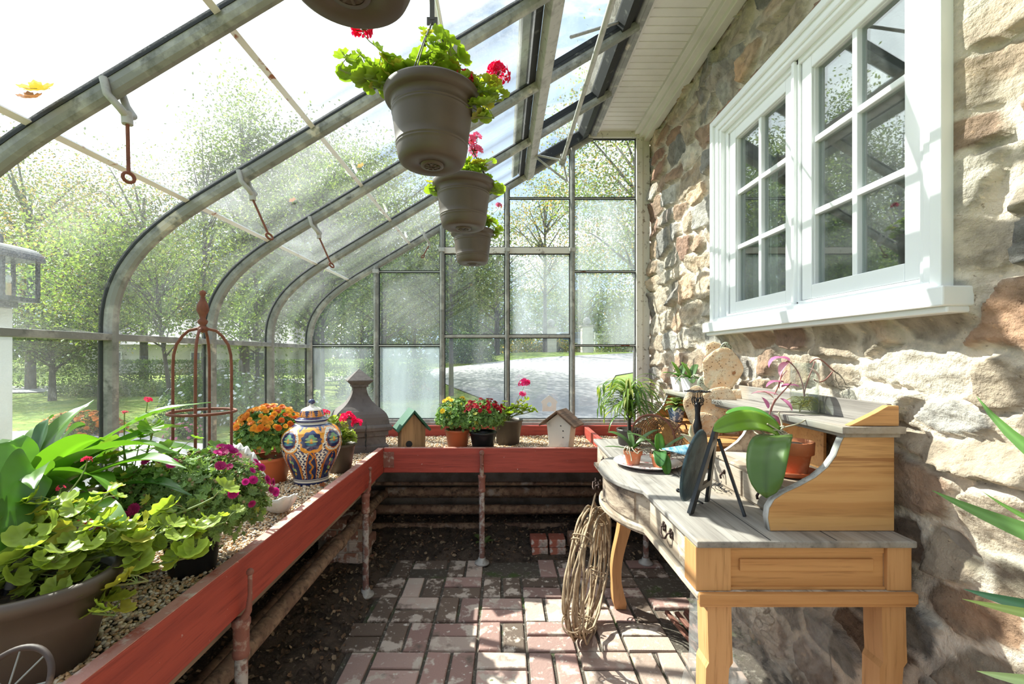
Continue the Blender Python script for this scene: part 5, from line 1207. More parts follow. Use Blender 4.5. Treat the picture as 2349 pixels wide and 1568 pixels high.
mb.lathe([(.001, .008), (r*.70, .008), (r*.72, .011), (r*.88, h*.62), (r*.93, h*.63), (r*1.0, h*.64), (r*1.03, h*.98), (r*1.0, h), (r*.92, h), (r*.88, h*.8), (.001, .03)], 44).build('pot', A['terracotta'], t)
MB().lathe([(r*.89, h*.88), (.001, h*.95)], 24).build('bark_mix', A['potsoil'], t)
def leafto(t, pts, w, c, roll=0, prof='oval', m='leafglossy', fold=.2, mid=.75):
    P = bez([np.array(q) for q in pts], 18); blade(MB(), P, w, prof, fold, c, m=9, roll=roll, mid=mid).build('leaf', A[m], t, solid=.0014)
L0 = np.array((.890, 1.400, .884)); 
def rel(px, py, Z): return np.array(W(px, py, Z))-L0
b0 = rel(1792, 998, 1.36)
leafto(t, [b0, rel(1740, 948, 1.36), rel(1690, 965, 1.37), rel(1636, 988, 1.38)], .076, (.20, .36, .03), roll=.75)
leafto(t, [b0, rel(1740, 925, 1.42), rel(1700, 940, 1.45), rel(1664, 948, 1.46)], .045, (.12, .32, .06), roll=.3)
leafto(t, [b0+np.array((-.01, -.01, 0)), rel(1765, 990, 1.28), rel(1752, 1060, 1.24), rel(1758, 1142, 1.23)], .106, (.12, .215, .05), roll=-.1, fold=.12)
mb = MB(); R = rng(51)
for i in range(13):
    a = R.uniform(0, 2*PI); e = rel(R.uniform(1715, 1862), R.uniform(960, 1005), R.uniform(1.34, 1.42)); mb.tube(bez([b0+R.normal(size=3)*.006, b0+R.normal(size=3)*.02+np.array((.0, 0, .02)), (b0+e)/2+R.normal(size=3)*.02, e], 10), .0021, 6)
mb.tube(bez([b0, rel(1800, 960, 1.38), rel(1780, 950, 1.38), rel(1788, 945, 1.38)], 10), .0025, 6)
mb.build('aerial_roots', A['roots'], t)
# plate with two small orchids
A['plate'] = mat('patterned_plate', (.70, .62, .60), [((.42, .16, .17), 55, .53, .57), ((.78, .74, .72), 14, .5, .55)], rough=.2, coat=.3)
pc = P_(1485, 1.955, DT+.001); t = thing('plate', pc, 'large pale plate with a faded red pattern under two small orchids', 'plate')
MB().lathe([(.001, .004), (.085, .004), (.10, .002), (.105, .006), (.140, .017), (.1425, .019), (.140, .021), (.104, .010), (.001, .008)], 56).build('dish', A['plate'], t)
MB().lathe([(.085, .0), (.09, .0), (.09, .004), (.085, .004)], 40).build('foot_ring', A['plate'], t)
GL = (.11, .20, .06)
t = thing('potted_orchid', (pc[0]-.062, pc[1]+.0, pc[2]+.009), 'small orchid in a clay pot on the plate, the left one', 'potted plant', group='potted orchids'); terra(t, .039, .058)
orchid(t, rng(52), (0, 0, .055), [(2.7, 1.1, -.1, .11, .020, GL, .3), (.3, .9, .1, .13, .024, GL, 0), (PI, .3, -.1, .10, .016, GL, 0), (-.9, 1.0, 0, .09, .022, GL, 0), (1.5, 1.1, .0, .10, .02, GL, 0)])
t = thing('potted_orchid', (pc[0]+.035, pc[1]-.055, pc[2]+.009), 'broad-leaved small orchid in a clay pot on the plate, the right one', 'potted plant', group='potted orchids'); terra(t, .040, .056)
orchid(t, rng(53), (0, 0, .055), [(-1.9, .5, -1.5, .10, .042, (.09, .24, .07), 0), (-1.6, .0, -1.55, .10, .036, (.10, .26, .04), 0), (2.6, .9, -.1, .13, .022, GL, 0), (.2, .7, .1, .14, .020, GL, 0), (-.2, .5, -1.4, .13, .028, (.16, .2, .05), 0), (1.4, 1.4, .9, .07, .032, (.12, .3, .03), 0), (.3, .2, -.9, .15, .024, (.15, .2, .06), 0)])
# dracaena behind
t = thing('potted_dracaena', P_(1443, 2.42, DT), 'dracaena with a mop of narrow arching striped leaves at the far end of the desk', 'potted plant')
MB().lathe([(.001, 0), (.05, 0), (.055, .004), (.062, .07), (.066, .072), (.066, .085), (.058, .085), (.05, .02), (.001, .02)], 30).build('pot', A['hgr'], t)
MB().lathe([(.057, .074), (.001, .078)], 20).build('soil', A['potsoil'], t)
MB().tube(bez([(0, 0, .06), (.004, 0, .12), (-.006, 0, .2), (0, 0, .275)], 10), [.010]*9+[.007], 8).build('cane', A['bark'], t)
mb = MB(); R = rng(54)
for i in range(150):
    a = R.uniform(0, 2*PI); z0 = R.uniform(.11, .29); L_ = R.uniform(.18, .30); P = blade_pts((0, 0, z0), a, R.uniform(.7, 1.4), -R.uniform(1.35, 1.75), L_, 14, R.normal()*.1)
    P[:, 2] = np.maximum(P[:, 2], .012); P[:, 0] = np.maximum(P[:, 0], -.155)
    blade(mb, P, .011, 'strap', .35, [(.09, .17, .035), (.16, .24, .05), (.055, .11, .03), (.3, .32, .1)][i % 4], m=3, mid=1.4)
mb.build('foliage', A['leafglossy'], t)
# succulent in blue-white pot
A['bluewhite'] = mat('blue_white_glaze', (.10, .16, .30), [((.70, .72, .76), 70, .52, .56)], rough=.3, coat=.3)
t = thing('potted_succulent', (.895, 2.33, .911), 'pale green rosette succulent in a blue and white patterned pot', 'potted plant')
MB().lathe([(.001, .0), (.028, 0), (.030, .003), (.045, .075), (.041, .075), (.03, .01), (.001, .01)], 36).build('pot', A['bluewhite'], t)
MB().lathe([(.041, .066), (.001, .07)], 20).build('soil', A['potsoil'], t)
mb = MB(); 
for ring, (n, L_, e) in enumerate(((9, .075, .15), (8, .07, .55), (6, .06, .9), (5, .04, 1.25))):
    for i in range(n): blade(mb, blade_pts((0, 0, .075+ring*.006), i*2*PI/n+ring*.4, e, e-.9, L_, 10), .030, 'lance', .3, (.34, .42, .14), m=5, mid=1.1)
mb.build('rosette', A['leafglossy'], t, solid=.002)
# white square pots with orchids on the top shelf
for px, Z, sd_, lb in ((1567, 2.42, 61, 'white square pot with an orchid, nearer the window end of the top shelf corner'), (1592, 2.28, 62, 'slightly smaller white square pot with a staked orchid beside the black candle stand')):
    x = min(P_(px, Z, 1.06)[0], 1.0); t = thing('potted_orchid', (x-.015, Z, 1.0605), lb, 'potted plant', group='potted orchids', rz=.3)
    mb = MB(); G = np.array([[(a*w, b*w, z) for a, b in ((-1, -1), (1, -1), (1, 1), (-1, 1), (-1, -1))] for w, z in ((.022, 0), (.026, .002), (.036, .075), (.033, .075), (.026, .01))])
    for k in range(4): mb.grid(G[:, k:k+2], sm=False)
    mb.add([(-.026, -.026, .012), (.026, -.026, .012), (.026, .026, .012), (-.026, .026, .012)], [(0, 1, 2, 3)]); mb.build('pot', A['whitepaint'], t)
    MB().box((-.031, -.031, .06), (.031, .031, .066)).build('bark_mix', A['potsoil'], t)
    g3 = (.11, .2, .07); orchid(t, rng(sd_), (0, 0, .07), [(3.0, .6, -.2, .085, .028, (.14, .32, .04), 0), (-.8, .2, -.4, .09, .034, g3, 0), (.6, .9, .3, .10, .030, g3, 0), (-2.2, .1, -.5, .08, .03, g3, 0), (1.6, 1.1, .6, .09, .02, (.2, .36, .05), 0)], 3)
    MB().tube([(0, 0, .05), (.018, 0, .175)], .0012, 6).build('stake', A['wire'], t)
# opuntia ornament
A['opuntia'] = mat('rusted_cactus_pads', (.74, .50, .30), [((.78, .66, .48), 14, .45, .6), ((.34, .15, .06), 30, .60, .68), ((.25, .32, .22), 6, .62, .7)], rough=.7, bump=.8, bscale=30, bdist=.02, attr=True)
A['opuntia2'] = mat('green_grey_cactus_pads', (.36, .40, .30), [((.6, .58, .46), 14, .5, .65), ((.14, .22, .17), 20, .6, .7)], rough=.7, bump=.4, bscale=50, attr=True)
t = thing('prickly_pear', (.90, 2.02, .776), 'prickly pear with blotched cream, orange and grey-green pads against the wall', 'cactus'); O = np.array(t.location)
R = rng(63)
for px, py, Z, w, h, rl, m in ((1655, 850, 2.06, .165, .20, .25, 'opuntia'), (1668, 800, 2.1, .05, .06, 0, 'opuntia2'), (1700, 855, 2.1, .07, .085, .1, 'opuntia2'), (1690, 890, 2.08, .045, .12, .2, 'opuntia2'), (1692, 925, 2.0, .145, .13, -.5, 'opuntia'), (1645, 940, 1.96, .15, .21, .15, 'opuntia'), (1600, 935, 2.02, .11, .19, -.15, 'opuntia'), (1622, 995, 1.95, .12, .19, 0, 'opuntia'), (1662, 1005, 1.97, .11, .20, .1, 'opuntia'), (1640, 805, 2.12, .09, .09, .4, 'opuntia'), (1615, 885, 2.1, .06, .10, .1, 'opuntia2'), (1635, 1040, 1.98, .06, .12, 0, 'opuntia')):
    p = np.array(W(px, py, Z)); p[0] = min(p[0], 1.035); zmin = .776+h/2; p[2] = max(p[2], zmin)
    mb = MB(); a = np.linspace(0, 2*PI, 33); b = np.linspace(0, PI, 13)
    G = []
    for v in b: G.append([(math.cos(u)*math.sin(v)*w/2*(1+.12*math.sin(v)*math.sin(u)+.05*math.sin(u*5)), -math.cos(v)*.009-.0, math.sin(u)*math.sin(v)*h/2*(1+.08*math.sin(u*3+px))) for u in a])
    mb.grid(np.array(G))
    for i in range(46):
        u = R.uniform(0, 2*PI); q = math.sqrt(R.random())*.88; s_ = np.array((math.cos(u)*q*w/2, -.009*math.sqrt(1-q*q), math.sin(u)*q*h/2)); mb.ball(tuple(s_), .0026, 6, (.25, .15, .1))
    o = mb.build('pad', A[m], t); o.location = p-O; o.rotation_euler = (0, rl, -.35)
# black candle stand with wire crown
t = thing('candle_stand', (.832, 1.93, DT+.001), 'black turned candle stand with a spiky wire crown in front of the cactus', 'candle stand')
MB().lathe([(.001, 0), (.036, 0), (.036, .006), (.024, .012), (.014, .03), (.011, .05), (.017, .07), (.018, .095), (.011, .115), (.010, .13), (.016, .15), (.018, .175), (.012, .2), (.010, .23), (.013, .26), (.009, .275), (.001, .276)], 20).build('column', A['wire'], t)
mb = MB(); R = rng(64)
for i in range(10):
    a = i*2*PI/10; c = np.array((math.cos(a), math.sin(a), 0)); mb.tube([c*.010+np.array((0, 0, .255)), c*.022+np.array((0, 0, .27)), c*.020+np.array((0, 0, .30)), c*.016+np.array((0, 0, .318)), c*.05+np.array((0, 0, .322))], .0013, 5)
    mb.tube([tuple(c*.016+np.array((.010*math.cos(v)*c[0], .010*math.cos(v)*c[1], .285+.012*math.sin(v)))) for v in np.linspace(0, 2*PI, 9)[:-1]], .0011, 4, closed=True)
for r in (.018, .03, .042, .052):
    mb.tube([((r+.002*math.sin(9*v))*math.cos(v), (r+.002*math.sin(9*v))*math.sin(v), .322+.002*math.cos(7*v)) for v in np.linspace(0, 2*PI, 49)[:-1]], .0015, 5, closed=True)
mb.build('wire_crown', A['wire'], t)
# wire basket lying on its side
t = thing('wire_basket', (.735, 2.13, DT+.004), 'rusty woven-wire basket lying on its side behind the small orchids', 'basket', rz=.85)
def rad_(u): return .098*(1-.35*u**1.4)
mb = MB()
for u in np.linspace(0, 1, 13): mb.tube([(-.07+u*.24, rad_(u)*math.cos(v), .098+rad_(u)*math.sin(v)-.02*u) for v in np.linspace(0, 2*PI, 37)[:-1]], .0013, 5, closed=True)
for v in np.linspace(0, 2*PI, 31)[:-1]: mb.tube([(-.07+u*.24, rad_(u)*math.cos(v+.25*math.sin(u*6)), .098+rad_(u)*math.sin(v+.25*math.sin(u*6))-.02*u) for u in np.linspace(0, 1, 10)], .0013, 5)
mb.build('mesh_body', A['rust'], t)
mb = MB(); mb.tube([(-.07, .102*math.cos(v), .100+.100*math.sin(v)) for v in np.linspace(0, 2*PI, 41)[:-1]], .0045, 8, closed=True); mb.build('rim', A['rustred'], t)
mb = MB(); mb.tube(bez([(-.07, -.09, .12), (-.04, -.13, .2), (.06, -.12, .17), (.10, -.09, .05)], 14), .0035, 8); mb.build('handle', A['rustred'], t)
# bird ornament with blue striped tail
A['bone'] = mat('bone_ceramic', (.55, .50, .36), [((.25, .3, .16), 18, .5, .65)], rough=.5)
A['bluestripe'] = wood('blue_striped_glaze', (.05, .19, .30), (.35, .5, .58), 'y', 30, .3)
t = thing('bird_ornament', W(1597, 1010, 1.72), 'small cream and green bird ornament with a striped blue tail', 'ornament'); O = np.array(t.location)
mb = MB(); mb.tube(np.array([W(1570, 1000, 1.72), W(1585, 1008, 1.72), W(1600, 1012, 1.72), W(1620, 1018, 1.72)])-O, [.003, .012, .013, .004], 10); mb.build('body', A['bone'], t)
mb = MB(); mb.tube(np.array([W(1590, 1008, 1.72), W(1583, 990, 1.72), W(1585, 974, 1.72)])-O, [.010, .007, .002], 8); mb.tube(np.array([W(1590, 1008, 1.72), W(1570, 998, 1.70), W(1562, 995, 1.70)])-O, [.009, .005, .0015], 8); mb.tube(np.array([W(1598, 1012, 1.72), W(1608, 1023, 1.7), W(1612, 1030, 1.7)])-O, [.008, .004, .001], 8); mb.build('wing', A['bone'], t)
mb = MB(); a = np.array(W(1598, 1016, 1.74))-O; b = np.array(W(1518, 1029, 1.76))-O; c = np.array(W(1600, 1050, 1.70))-O; d = np.array(W(1560, 1040, 1.71))-O
mb.grid(np.array([[b*(1-u)+a*u for u in np.linspace(0, 1, 8)], [(b*.4+d*.6)*(1-u)+(a*.5+c*.5)*u for u in np.linspace(0, 1, 8)], [d*(1-u)+c*u for u in np.linspace(0, 1, 8)]])); mb.build('tail', A['bluestripe'], t, solid=.004)
mb = MB(); mb.tube([tuple(np.array(W(1600, 1030, 1.72))-O), tuple(np.array((W(1600, 1030, 1.72)[0], 1.72, DT))-O)], .003, 6); mb.lathe([(.001, 0), (.022, 0), (.020, .006), (.001, .008)], 16, o=(W(1600, 0, 1.72)[0]-O[0], 0, DT-O[2])); mb.build('stand', A['wire'], t)
# slate plaque on a black easel, seen from behind
A['slate'] = mat('slate_blue', (.055, .10, .125), [((.16, .22, .25), 7, .5, .68), ((.02, .03, .04), 20, .5, .7)], rough=.55, bump=.2, bscale=30)
A['black'] = mat('black_lacquer', (.012, .013, .015), [((.06, .07, .08), 9, .55, .7)], rough=.35)
top_ = np.array((.668, 1.415, 1.022)); f1_ = np.array((.562, 1.357, DT)); f2_ = np.array((.668, 1.478, DT)); f3_ = np.array((.716, 1.338, DT))
t = thing('easel', (.63, 1.40, DT), 'small black three-legged easel on the desk holding a round slate', 'easel'); O = np.array(t.location)
def bar(a, b, w, d, side):
    a = np.array(a); b = np.array(b); T = (b-a)/np.linalg.norm(b-a); s_ = np.array(side, float); s_ -= T*np.dot(s_, T); s_ /= np.linalg.norm(s_); n = np.cross(T, s_)
    V = [p+s_*i*w/2+n*j*d/2 for p in (a, b) for i, j in ((-1, -1), (1, -1), (1, 1), (-1, 1))]
    mb = MB(); mb.add(V, np.array([(0, 3, 2, 1), (4, 5, 6, 7), (0, 1, 5, 4), (1, 2, 6, 5), (2, 3, 7, 6), (3, 0, 4, 7)])); return mb
wdir = (.67, .74, 0)
bar(top_-O, f1_-O, .034, .011, wdir).build('leg', A['black'], t, bevel=.001); bar(top_-O, f2_-O, .022, .010, wdir).build('leg', A['black'], t, bevel=.001); bar(top_-O+np.array((.004, -.006, -.03)), f3_-O, .010, .008, wdir).build('leg', A['black'], t, bevel=.001)
q1 = f1_*.72+top_*.28; q2 = f2_*.72+top_*.28; bar(q1-O, q2-O, .016, .012, (0, 0, 1)).build('ledge', A['black'], t, bevel=.001)
wv = np.array((.67, .74, 0)); uv = np.array((.20, -.05, .97)); uv -= wv*np.dot(uv, wv); uv /= np.linalg.norm(uv); nv = np.cross(wv, uv)
nv = nv if nv[0] < 0 else -nv; ctr = np.array((.606, 1.424, .903))+nv*.006
mb = MB(); a = np.linspace(0, 2*PI, 49)[:-1]
rings = [(0.001, .004), (.90, .004), (1, .0), (.97, -.006), (.8, -.004), (.001, -.0035)]
G = np.array([[ctr-O+wv*math.cos(v)*.098*q+uv*math.sin(v)*.118*q+nv*z for v in np.append(a, 0)] for q, z in rings])
t2 = mb.grid(G).build('slate_disc', A['slate'], loc=tuple(O), solid=0); tag(t2, 'blue-grey round slate leaning on the black easel, seen from behind', 'slate')
# black curled wire pieces lying on the desk
def curls(px, py, sd_, label, k=9):
    R = rng(sd_); Z = (EYE-DT)*F/(py-VY); c = np.array((W(px, py, Z)[0], Z, DT+.003)); mb = MB()
    for i in range(k):
        o_ = R.normal(size=3)*np.array((.022, .03, .0)); r = R.uniform(.006, .014); h = R.uniform(.0, .035); u = R.normal(size=3); u /= np.linalg.norm(u)
        mb.tube([tuple(o_+np.array((r*math.cos(v)*(1-.1*v), r*math.sin(v)*u[0]*(1-.1*v), abs(r*math.sin(v)*u[2])*(1-.1*v)+h*v/6))) for v in np.linspace(0, 6, 16)], .0011, 5)
    o = mb.build('wire_curl', A['wire'], loc=tuple(c)); tag(o, label, 'wire', 'tangles of black wire on the desk')
curls(1652, 1092, 71, 'tangle of black wire on the desk just right of the easel, the farther one'); curls(1650, 1128, 72, 'tangle of black wire between the easel legs'); curls(1568, 1098, 73, 'tangle of black wire left of the round slate', 6)
mb = MB(); a = np.array(W(1555, 1129, 1.58)); b = np.array(W(1612, 1158, 1.44)); a[2] = b[2] = DT+.006; mb.tube([a-a, b-a], .003, 8); mb.ball((0, 0, 0), .007, 8); o = mb.build('iron_spike', A['wire'], loc=tuple(a)); tag(o, 'thin black iron spike lying on the desk at the foot of the easel', 'spike')
# vase with purple spiderwort
A['vglass'] = glass('clear_vase_glass', dust=.01, patch=.0, refl=1.6, tint=(.93, .96, .95))
A['water'] = glass('cloudy_water', dust=.05, patch=.1, refl=.3, tint=(.8, .82, .62), dcol=(.8, .8, .6))
t = thing('glass_vase', (1.003, 1.505, 1.0605), 'clear glass vase of water with purple-leaved cuttings on the top shelf', 'vase'); O = np.array(t.location)
MB().lathe([(.001, 0), (.040, 0), (.0415, .004), (.0415, .165), (.0395, .165), (.0385, .012), (.001, .010)], 40).build('glass', A['vglass'], t)
MB().lathe([(.001, .0115), (.038, .0125), (.038, .052), (.001, .052)], 32).build('water', A['water'], t)
A['moss'] = mat('root_mass', (.48, .42, .05), [((.12, .12, .02), 60, .5, .65)], rough=.9)
mb = MB(); R = rng(81)
for i in range(46): a, b = R.normal(size=(2, 3))*np.array((.014, .014, .010))+np.array((0, 0, .035)); mb.tube(bez([a, a+R.normal(size=3)*.012, b+R.normal(size=3)*.012, b], 7), .0011, 4)
mb.build('roots', A['moss'], t)
A['purple'] = mat('purple_stem', (.30, .12, .10), rough=.6)
mb = MB(); stems = [[(0, 0, .03), (-.005, 0, .09), (.02, 0, .12), (.035, 0, .17)], [(0, 0, .04), (0, 0, .1), (-.02, 0, .15), (-.055, 0, .172)], [(.03, 0, .165), (.08, -.0, .20), (.11, .0, .16), (.175, -.0, .13)], [(.05, 0, .11), (.09, 0, .09), (.12, 0, .11), (.15, 0, .135)], [(-.055, .0, .172), (-.08, 0, .15), (-.07, 0, .11), (-.10, 0, .06)], [(-.05, -.01, .10), (-.08, -.02, .07), (-.12, -.03, .05), (-.14, -.05, .01)], [(-.12, -.04, .05), (-.14, -.05, .03), (-.15, -.055, .0), (-.155, -.06, -.03)]]
for s_ in stems: mb.tube(bez([np.array(q)+np.array((0, -.0, 0)) for q in s_], 10)*np.array((.62, 1, 1)) if s_[-1][0] > .05 else bez(s_, 10), .0021, 6)
mb.build('stems', A['purple'], t)
PU = [(.60, .20, .40), (.68, .36, .45), (.62, .44, .38), (.50, .18, .32)]
for i, (p, az, e0, e1, L_, w_) in enumerate([((-.05, 0, .172), PI, .5, -1.6, .075, .022), ((-.045, 0, .165), 3.6, .0, -1.7, .07, .018), ((-.06, -.01, .14), 2.9, -.9, -1.6, .06, .018), ((-.07, 0, .10), 3.3, .2, -.9, .06, .018), ((-.08, -.01, .085), .2, .3, -.5, .06, .018), ((-.1, -.02, .06), 3.0, .3, -.4, .075, .018), ((-.12, -.03, .05), 2.6, .8, -.2, .05, .014), ((-.1, -.03, .05), -1.2, -.4, -1.2, .05, .014), ((-.15, -.05, .02), 3.4, 1.2, .6, .04, .012), ((-.15, -.06, -.0), 3.0, .0, -.5, .05, .012), ((.0, -.02, .15), -1.0, -.6, -1.5, .05, .014), ((-.14, -.055, .0), .3, -.5, -1.2, .04, .012)]):
    blade(MB(), blade_pts(p, az, e0, e1, L_*1.15, 10), w_*1.5, 'lance', .4, PU[i % 4], m=5, mid=1.1).build('leaf', A['petal'], t)
# ================================================================ FLOOR THINGS
# coil of dried vine leaning on the desk leg
A['vine'] = mat('dried_vine', (.38, .28, .18), [((.22, .14, .08), 30, .5, .65), ((.58, .46, .3), 14, .6, .7)], rough=.8, bump=.3, bscale=120, bdist=.002)
R = rng(91); cc = np.array((.388, 2.03, .285)); uu = np.array((.075, .03, .99)); uu /= np.linalg.norm(uu); vv = np.array((.44, .90, 0)); vv /= np.linalg.norm(vv); nn = np.cross(uu, vv)
t = thing('vine_coil', (.368, 2.0, 0), 'coil of dried grape vine leaning upright by the curved desk leg', 'vine coil'); O = np.array(t.location)
mb = MB(); k = 300; s_ = np.linspace(0, 2*PI*14, k*4)
ph = R.uniform(0, 6.28, 6)
rr = .242+.018*np.sin(s_*.37+ph[0])+.013*np.sin(s_*.81+ph[1])+.006*np.sin(s_*4.3)+.004*np.sin(s_*11.7); off = .030*np.sin(s_*.53+ph[2])+.018*np.sin(s_*1.31+ph[3])
P = cc+uu*(rr*np.cos(s_)*1.04)[:, None]+vv*(rr*np.sin(s_)*.92)[:, None]+nn*off[:, None]; P[:, 2] = np.maximum(P[:, 2], .008)
mb.tube(P-O, .0046+.0008*np.sin(s_*2.1), 7); mb.build('coil', A['vine'], t)
for a in (.7, 1.9, 2.9, 4.2, 5.5):
    mb = MB()
    c = cc+uu*.262*math.cos(a)+vv*.24*math.sin(a); tdir = -uu*math.sin(a)+vv*math.cos(a); rd = uu*math.cos(a)+vv*math.sin(a)
    mb.tube([tuple(c-O+rd*.040*math.cos(v)+nn*.042*math.sin(v)+tdir*.003*v) for v in np.linspace(0, 12, 44)], .0028, 6); mb.build('binding', A['vine'], t)
e = np.array(W(1316, 1452, 2.02)); e[2] = .008
for q, r in (((cc-uu*.24+vv*.05, cc-uu*.27, e+np.array((.06, .03, .05)), e), .0055), ((cc+vv*.05, cc-vv*.1+uu*.05, cc-vv*.12, cc-vv*.10-uu*.13), .0045), ((cc+uu*.20-vv*.1, cc+uu*.27-vv*.04, cc+uu*.31, cc+uu*.34+vv*.03), .0045), ((cc+uu*.2+vv*.1, cc+uu*.26+vv*.06, cc+uu*.3+vv*.03, cc+uu*.31), .0045)):
    mb = MB(); mb.tube(bez(q, 10)-O, [r]*9+[.0015], 7); mb.build('loose_end', A['vine'], t)
# broken slats in the hole of the paving
A['slat'] = wood('rotten_wood', (.24, .10, .07), (.10, .05, .035), 'y', 20)
for i, (x, y, z, rz, ry, L_, lb) in enumerate(((.80, 2.0, .03, .25, .1, .13, 'reddish broken wood strip in the hole beside the desk leg, the longest and leftmost'), (.835, 2.02, .035, .2, -.1, .10, 'broken wood strip in the paving hole, second from the aisle'), (.87, 2.04, .03, .15, .2, .09, 'short broken wood strip in the middle of the paving hole'), (.90, 2.06, .04, .5, -.2, .08, 'rotten wood chip at the wall side of the paving hole'))):
    mb = MB(); mb.box((-.010, -L_, -.008), (.010, L_, .008)); o = mb.build('wood_strip', A['slat'], loc=(x, y, z), bevel=.002); o.rotation_euler = (.15, ry, rz); tag(o, lb, 'wood scrap', 'broken wood strips')
# clear plastic sheet under the desk
A['plastic'] = glass('clear_plastic', dust=.05, patch=.16, refl=2.2, dscale=40, tint=(.97, .98, .98), dcol=(.85, .88, .9))
nu, nv_ = 60, 60; U, V_ = np.meshgrid(np.linspace(0, 1, nu), np.linspace(0, 1, nv_), indexing='ij')
f_ = fbm(U*3+V_*1.5, V_*2, 5, 4)
G = np.stack([.60+.42*U+.02*np.sin(V_*5)+.03*(1-V_)*(U-.5), 1.36+.22*(1-V_)-.12*U*(1-V_)+.10*(f_-.5), .005+.60*V_*(1-.12*U)], -1)
mb = MB(); mb.grid(G); o = mb.build('plastic_sheet', A['plastic'], solid=.0006); tag(o, 'crumpled clear plastic sheet hanging between the desk legs', 'plastic sheet')
# strappy plant at the right edge
t = thing('spiky_plant', (.84, .28, 0), 'strap-leaved plant whose blurred green tips enter at the right edge', 'potted plant'); O = np.array(t.location)
MB().lathe([(.001, 0), (.10, 0), (.105, .01), (.14, .26), (.148, .265), (.148, .29), (.135, .29), (.1, .05), (.001, .05)], 40).build('pot', A['terraplast'], t)
MB().lathe([(.134, .27), (.001, .275)], 24).build('soil', A['potsoil'], t)
MB().tube([(0, 0, .2), (.005, 0, .5), (0, 0, .85)], .018, 10).build('cane', A['bark'], t)
cr_ = np.array((.84, .28, .92))-O
R = rng(95)
for px, py, Z, w_, c_, qx, qy in ((2240, 908, .66, .034, (.12, .26, .06), 2450, 1200), (2138, 1124, .66, .042, (.12, .24, .07), 2500, 1310), (2255, 1128, .6, .018, (.14, .28, .06), 2480, 1290), (2210, 1350, .64, .036, (.06, .17, .10), 2500, 1440), (2207, 1373, .58, .026, (.34, .44, .16), 2480, 1440), (2240, 1538, .6, .034, (.38, .50, .26), 2480, 1598)):
    e = np.array(W(px, py, Z))-O; d = e-cr_; c2 = np.array(W(qx, qy, .54))-O; c1 = cr_*.6+c2*.4+np.array((0, 0, .05))
    blade(MB(), bez([cr_, c1, c2, e], 18), w_*.95, 'lance', .3, c_, m=5, mid=1.25, roll=1.15).build('leaf', A['leafglossy'], t)
for i in range(16):
    a = R.uniform(2.3, 4.6); blade(MB(), blade_pts(cr_, a, R.uniform(.3, 1.4), R.uniform(-.9, .2), R.uniform(.3, .42), 14), .03, 'lance', .3, (.10, .24, .05), m=5, mid=1.25).build('leaf', A['leafglossy'], t)
# ================================================================ OUTDOORS
QV = np.array([(0, -.5, 0), (.26, 0, .06), (0, .5, 0), (-.26, 0, .06)]); QF = np.array([(0, 1, 2, 3)])
def tree(x, y, h, r, seed, label, cols, n=9000, base=.25, trunk=.14, ls=.12, shape=1.0, density=60, name='tree', lean=0):
    n = int(n*1.5); R = rng(seed); z0 = float(terrain(x, y))-.05
    t = thing(name, (x, y, z0), label, 'tree', group='trees round the drive')
    mb = MB(); mb.tube(bez([(0, 0, 0), (lean*.3, 0, h*.25), (lean*.7, .0, h*.5), (lean, 0, h*.8)], 12), np.linspace(trunk, trunk*.3, 12), 10)
    ncl = max(8, n//density); d = R.normal(size=(ncl, 3)); d /= np.linalg.norm(d, axis=1)[:, None]; q = R.uniform(.25, 1, (ncl, 1))**.6
    cc = d*q; hz = (h*(1-base))/2; cz = h*base+hz
    tz = (cc[:, 2]+1)/2; taper = (1-shape*tz)*1.0 if shape < 1 else 1
    taper = 1-(1-1/ max(shape, 1e-3))*0 if shape == 1.0 else np.clip(1.15-tz*shape*.9, .12, 1)
    C_ = np.stack([cc[:, 0]*r*taper+lean*.8, cc[:, 1]*r*taper, cz+cc[:, 2]*hz], 1)
    for i in range(min(26, ncl)):
        e = C_[i]; zz = max(h*base*.7, min(e[2]-.2*r, h*.8)); s0 = np.array((lean*zz/h, 0, zz*.85)); mb.tube(bez([s0, s0*.6+e*.4, e*.8+s0*.2+np.array((0, 0, .1*r)), e], 7), np.linspace(trunk*.35, trunk*.07, 7), 5)
    mb.build('trunk', A['bark'], t)
    per = n//ncl; k = ncl*per; ls *= .82; cid = np.repeat(np.arange(ncl), per); cs = R.uniform(.10, .20, ncl)*r+.1
    P = C_[cid]+R.normal(size=(k, 3))*cs[cid][:, None]*np.array((1, 1, .7))
    T = rots(R, k, 1.0, np.array((0, -.1, .6)))*R.uniform(ls*.6, ls*1.2, (k, 1, 1))
    cw = np.array(cols)[R.integers(0, len(cols), ncl)][cid]*R.uniform(.65, 1.35, (k, 1))
    o = MB().inst(QV, QF, T, P, cw, sm=False).build('crown', A['tree_leaf'], t); o['kind'] = 'stuff'
    return t
GRN = [(.12, .165, .05), (.17, .21, .065), (.20, .22, .075), (.09, .13, .04)]; GOLD = GRN+[(.38, .30, .08), (.45, .27, .08)]; LIME = [(.23, .31, .07), (.28, .34, .09), (.17, .25, .06)]; DARK = [(.05, .09, .035), (.07, .12, .04), (.09, .13, .05)]
def X(px, Y): return (px-VX)*Y/F
tree(X(70, 14), 14, 7.6, 2.9, 101, 'tall broad tree at the left behind the lantern', GOLD, 15000, .2)
tree(X(330, 16), 16, 8.2, 2.9, 102, 'wide green tree behind the long hedge, its top above the first rib bend', GOLD, 14000, .2)
tree(X(560, 11.5), 11.5, 8.4, 1.8, 103, 'slim tall tree pointing highest into the roof panes', GRN+LIME, 9000, .22, ls=.11, shape=1.1)
tree(X(468, 10), 10, 6.4, .7, 104, 'thin sapling-like spire just left of the slim tall tree', GRN, 1500, .45, .06, ls=.10, shape=.8)
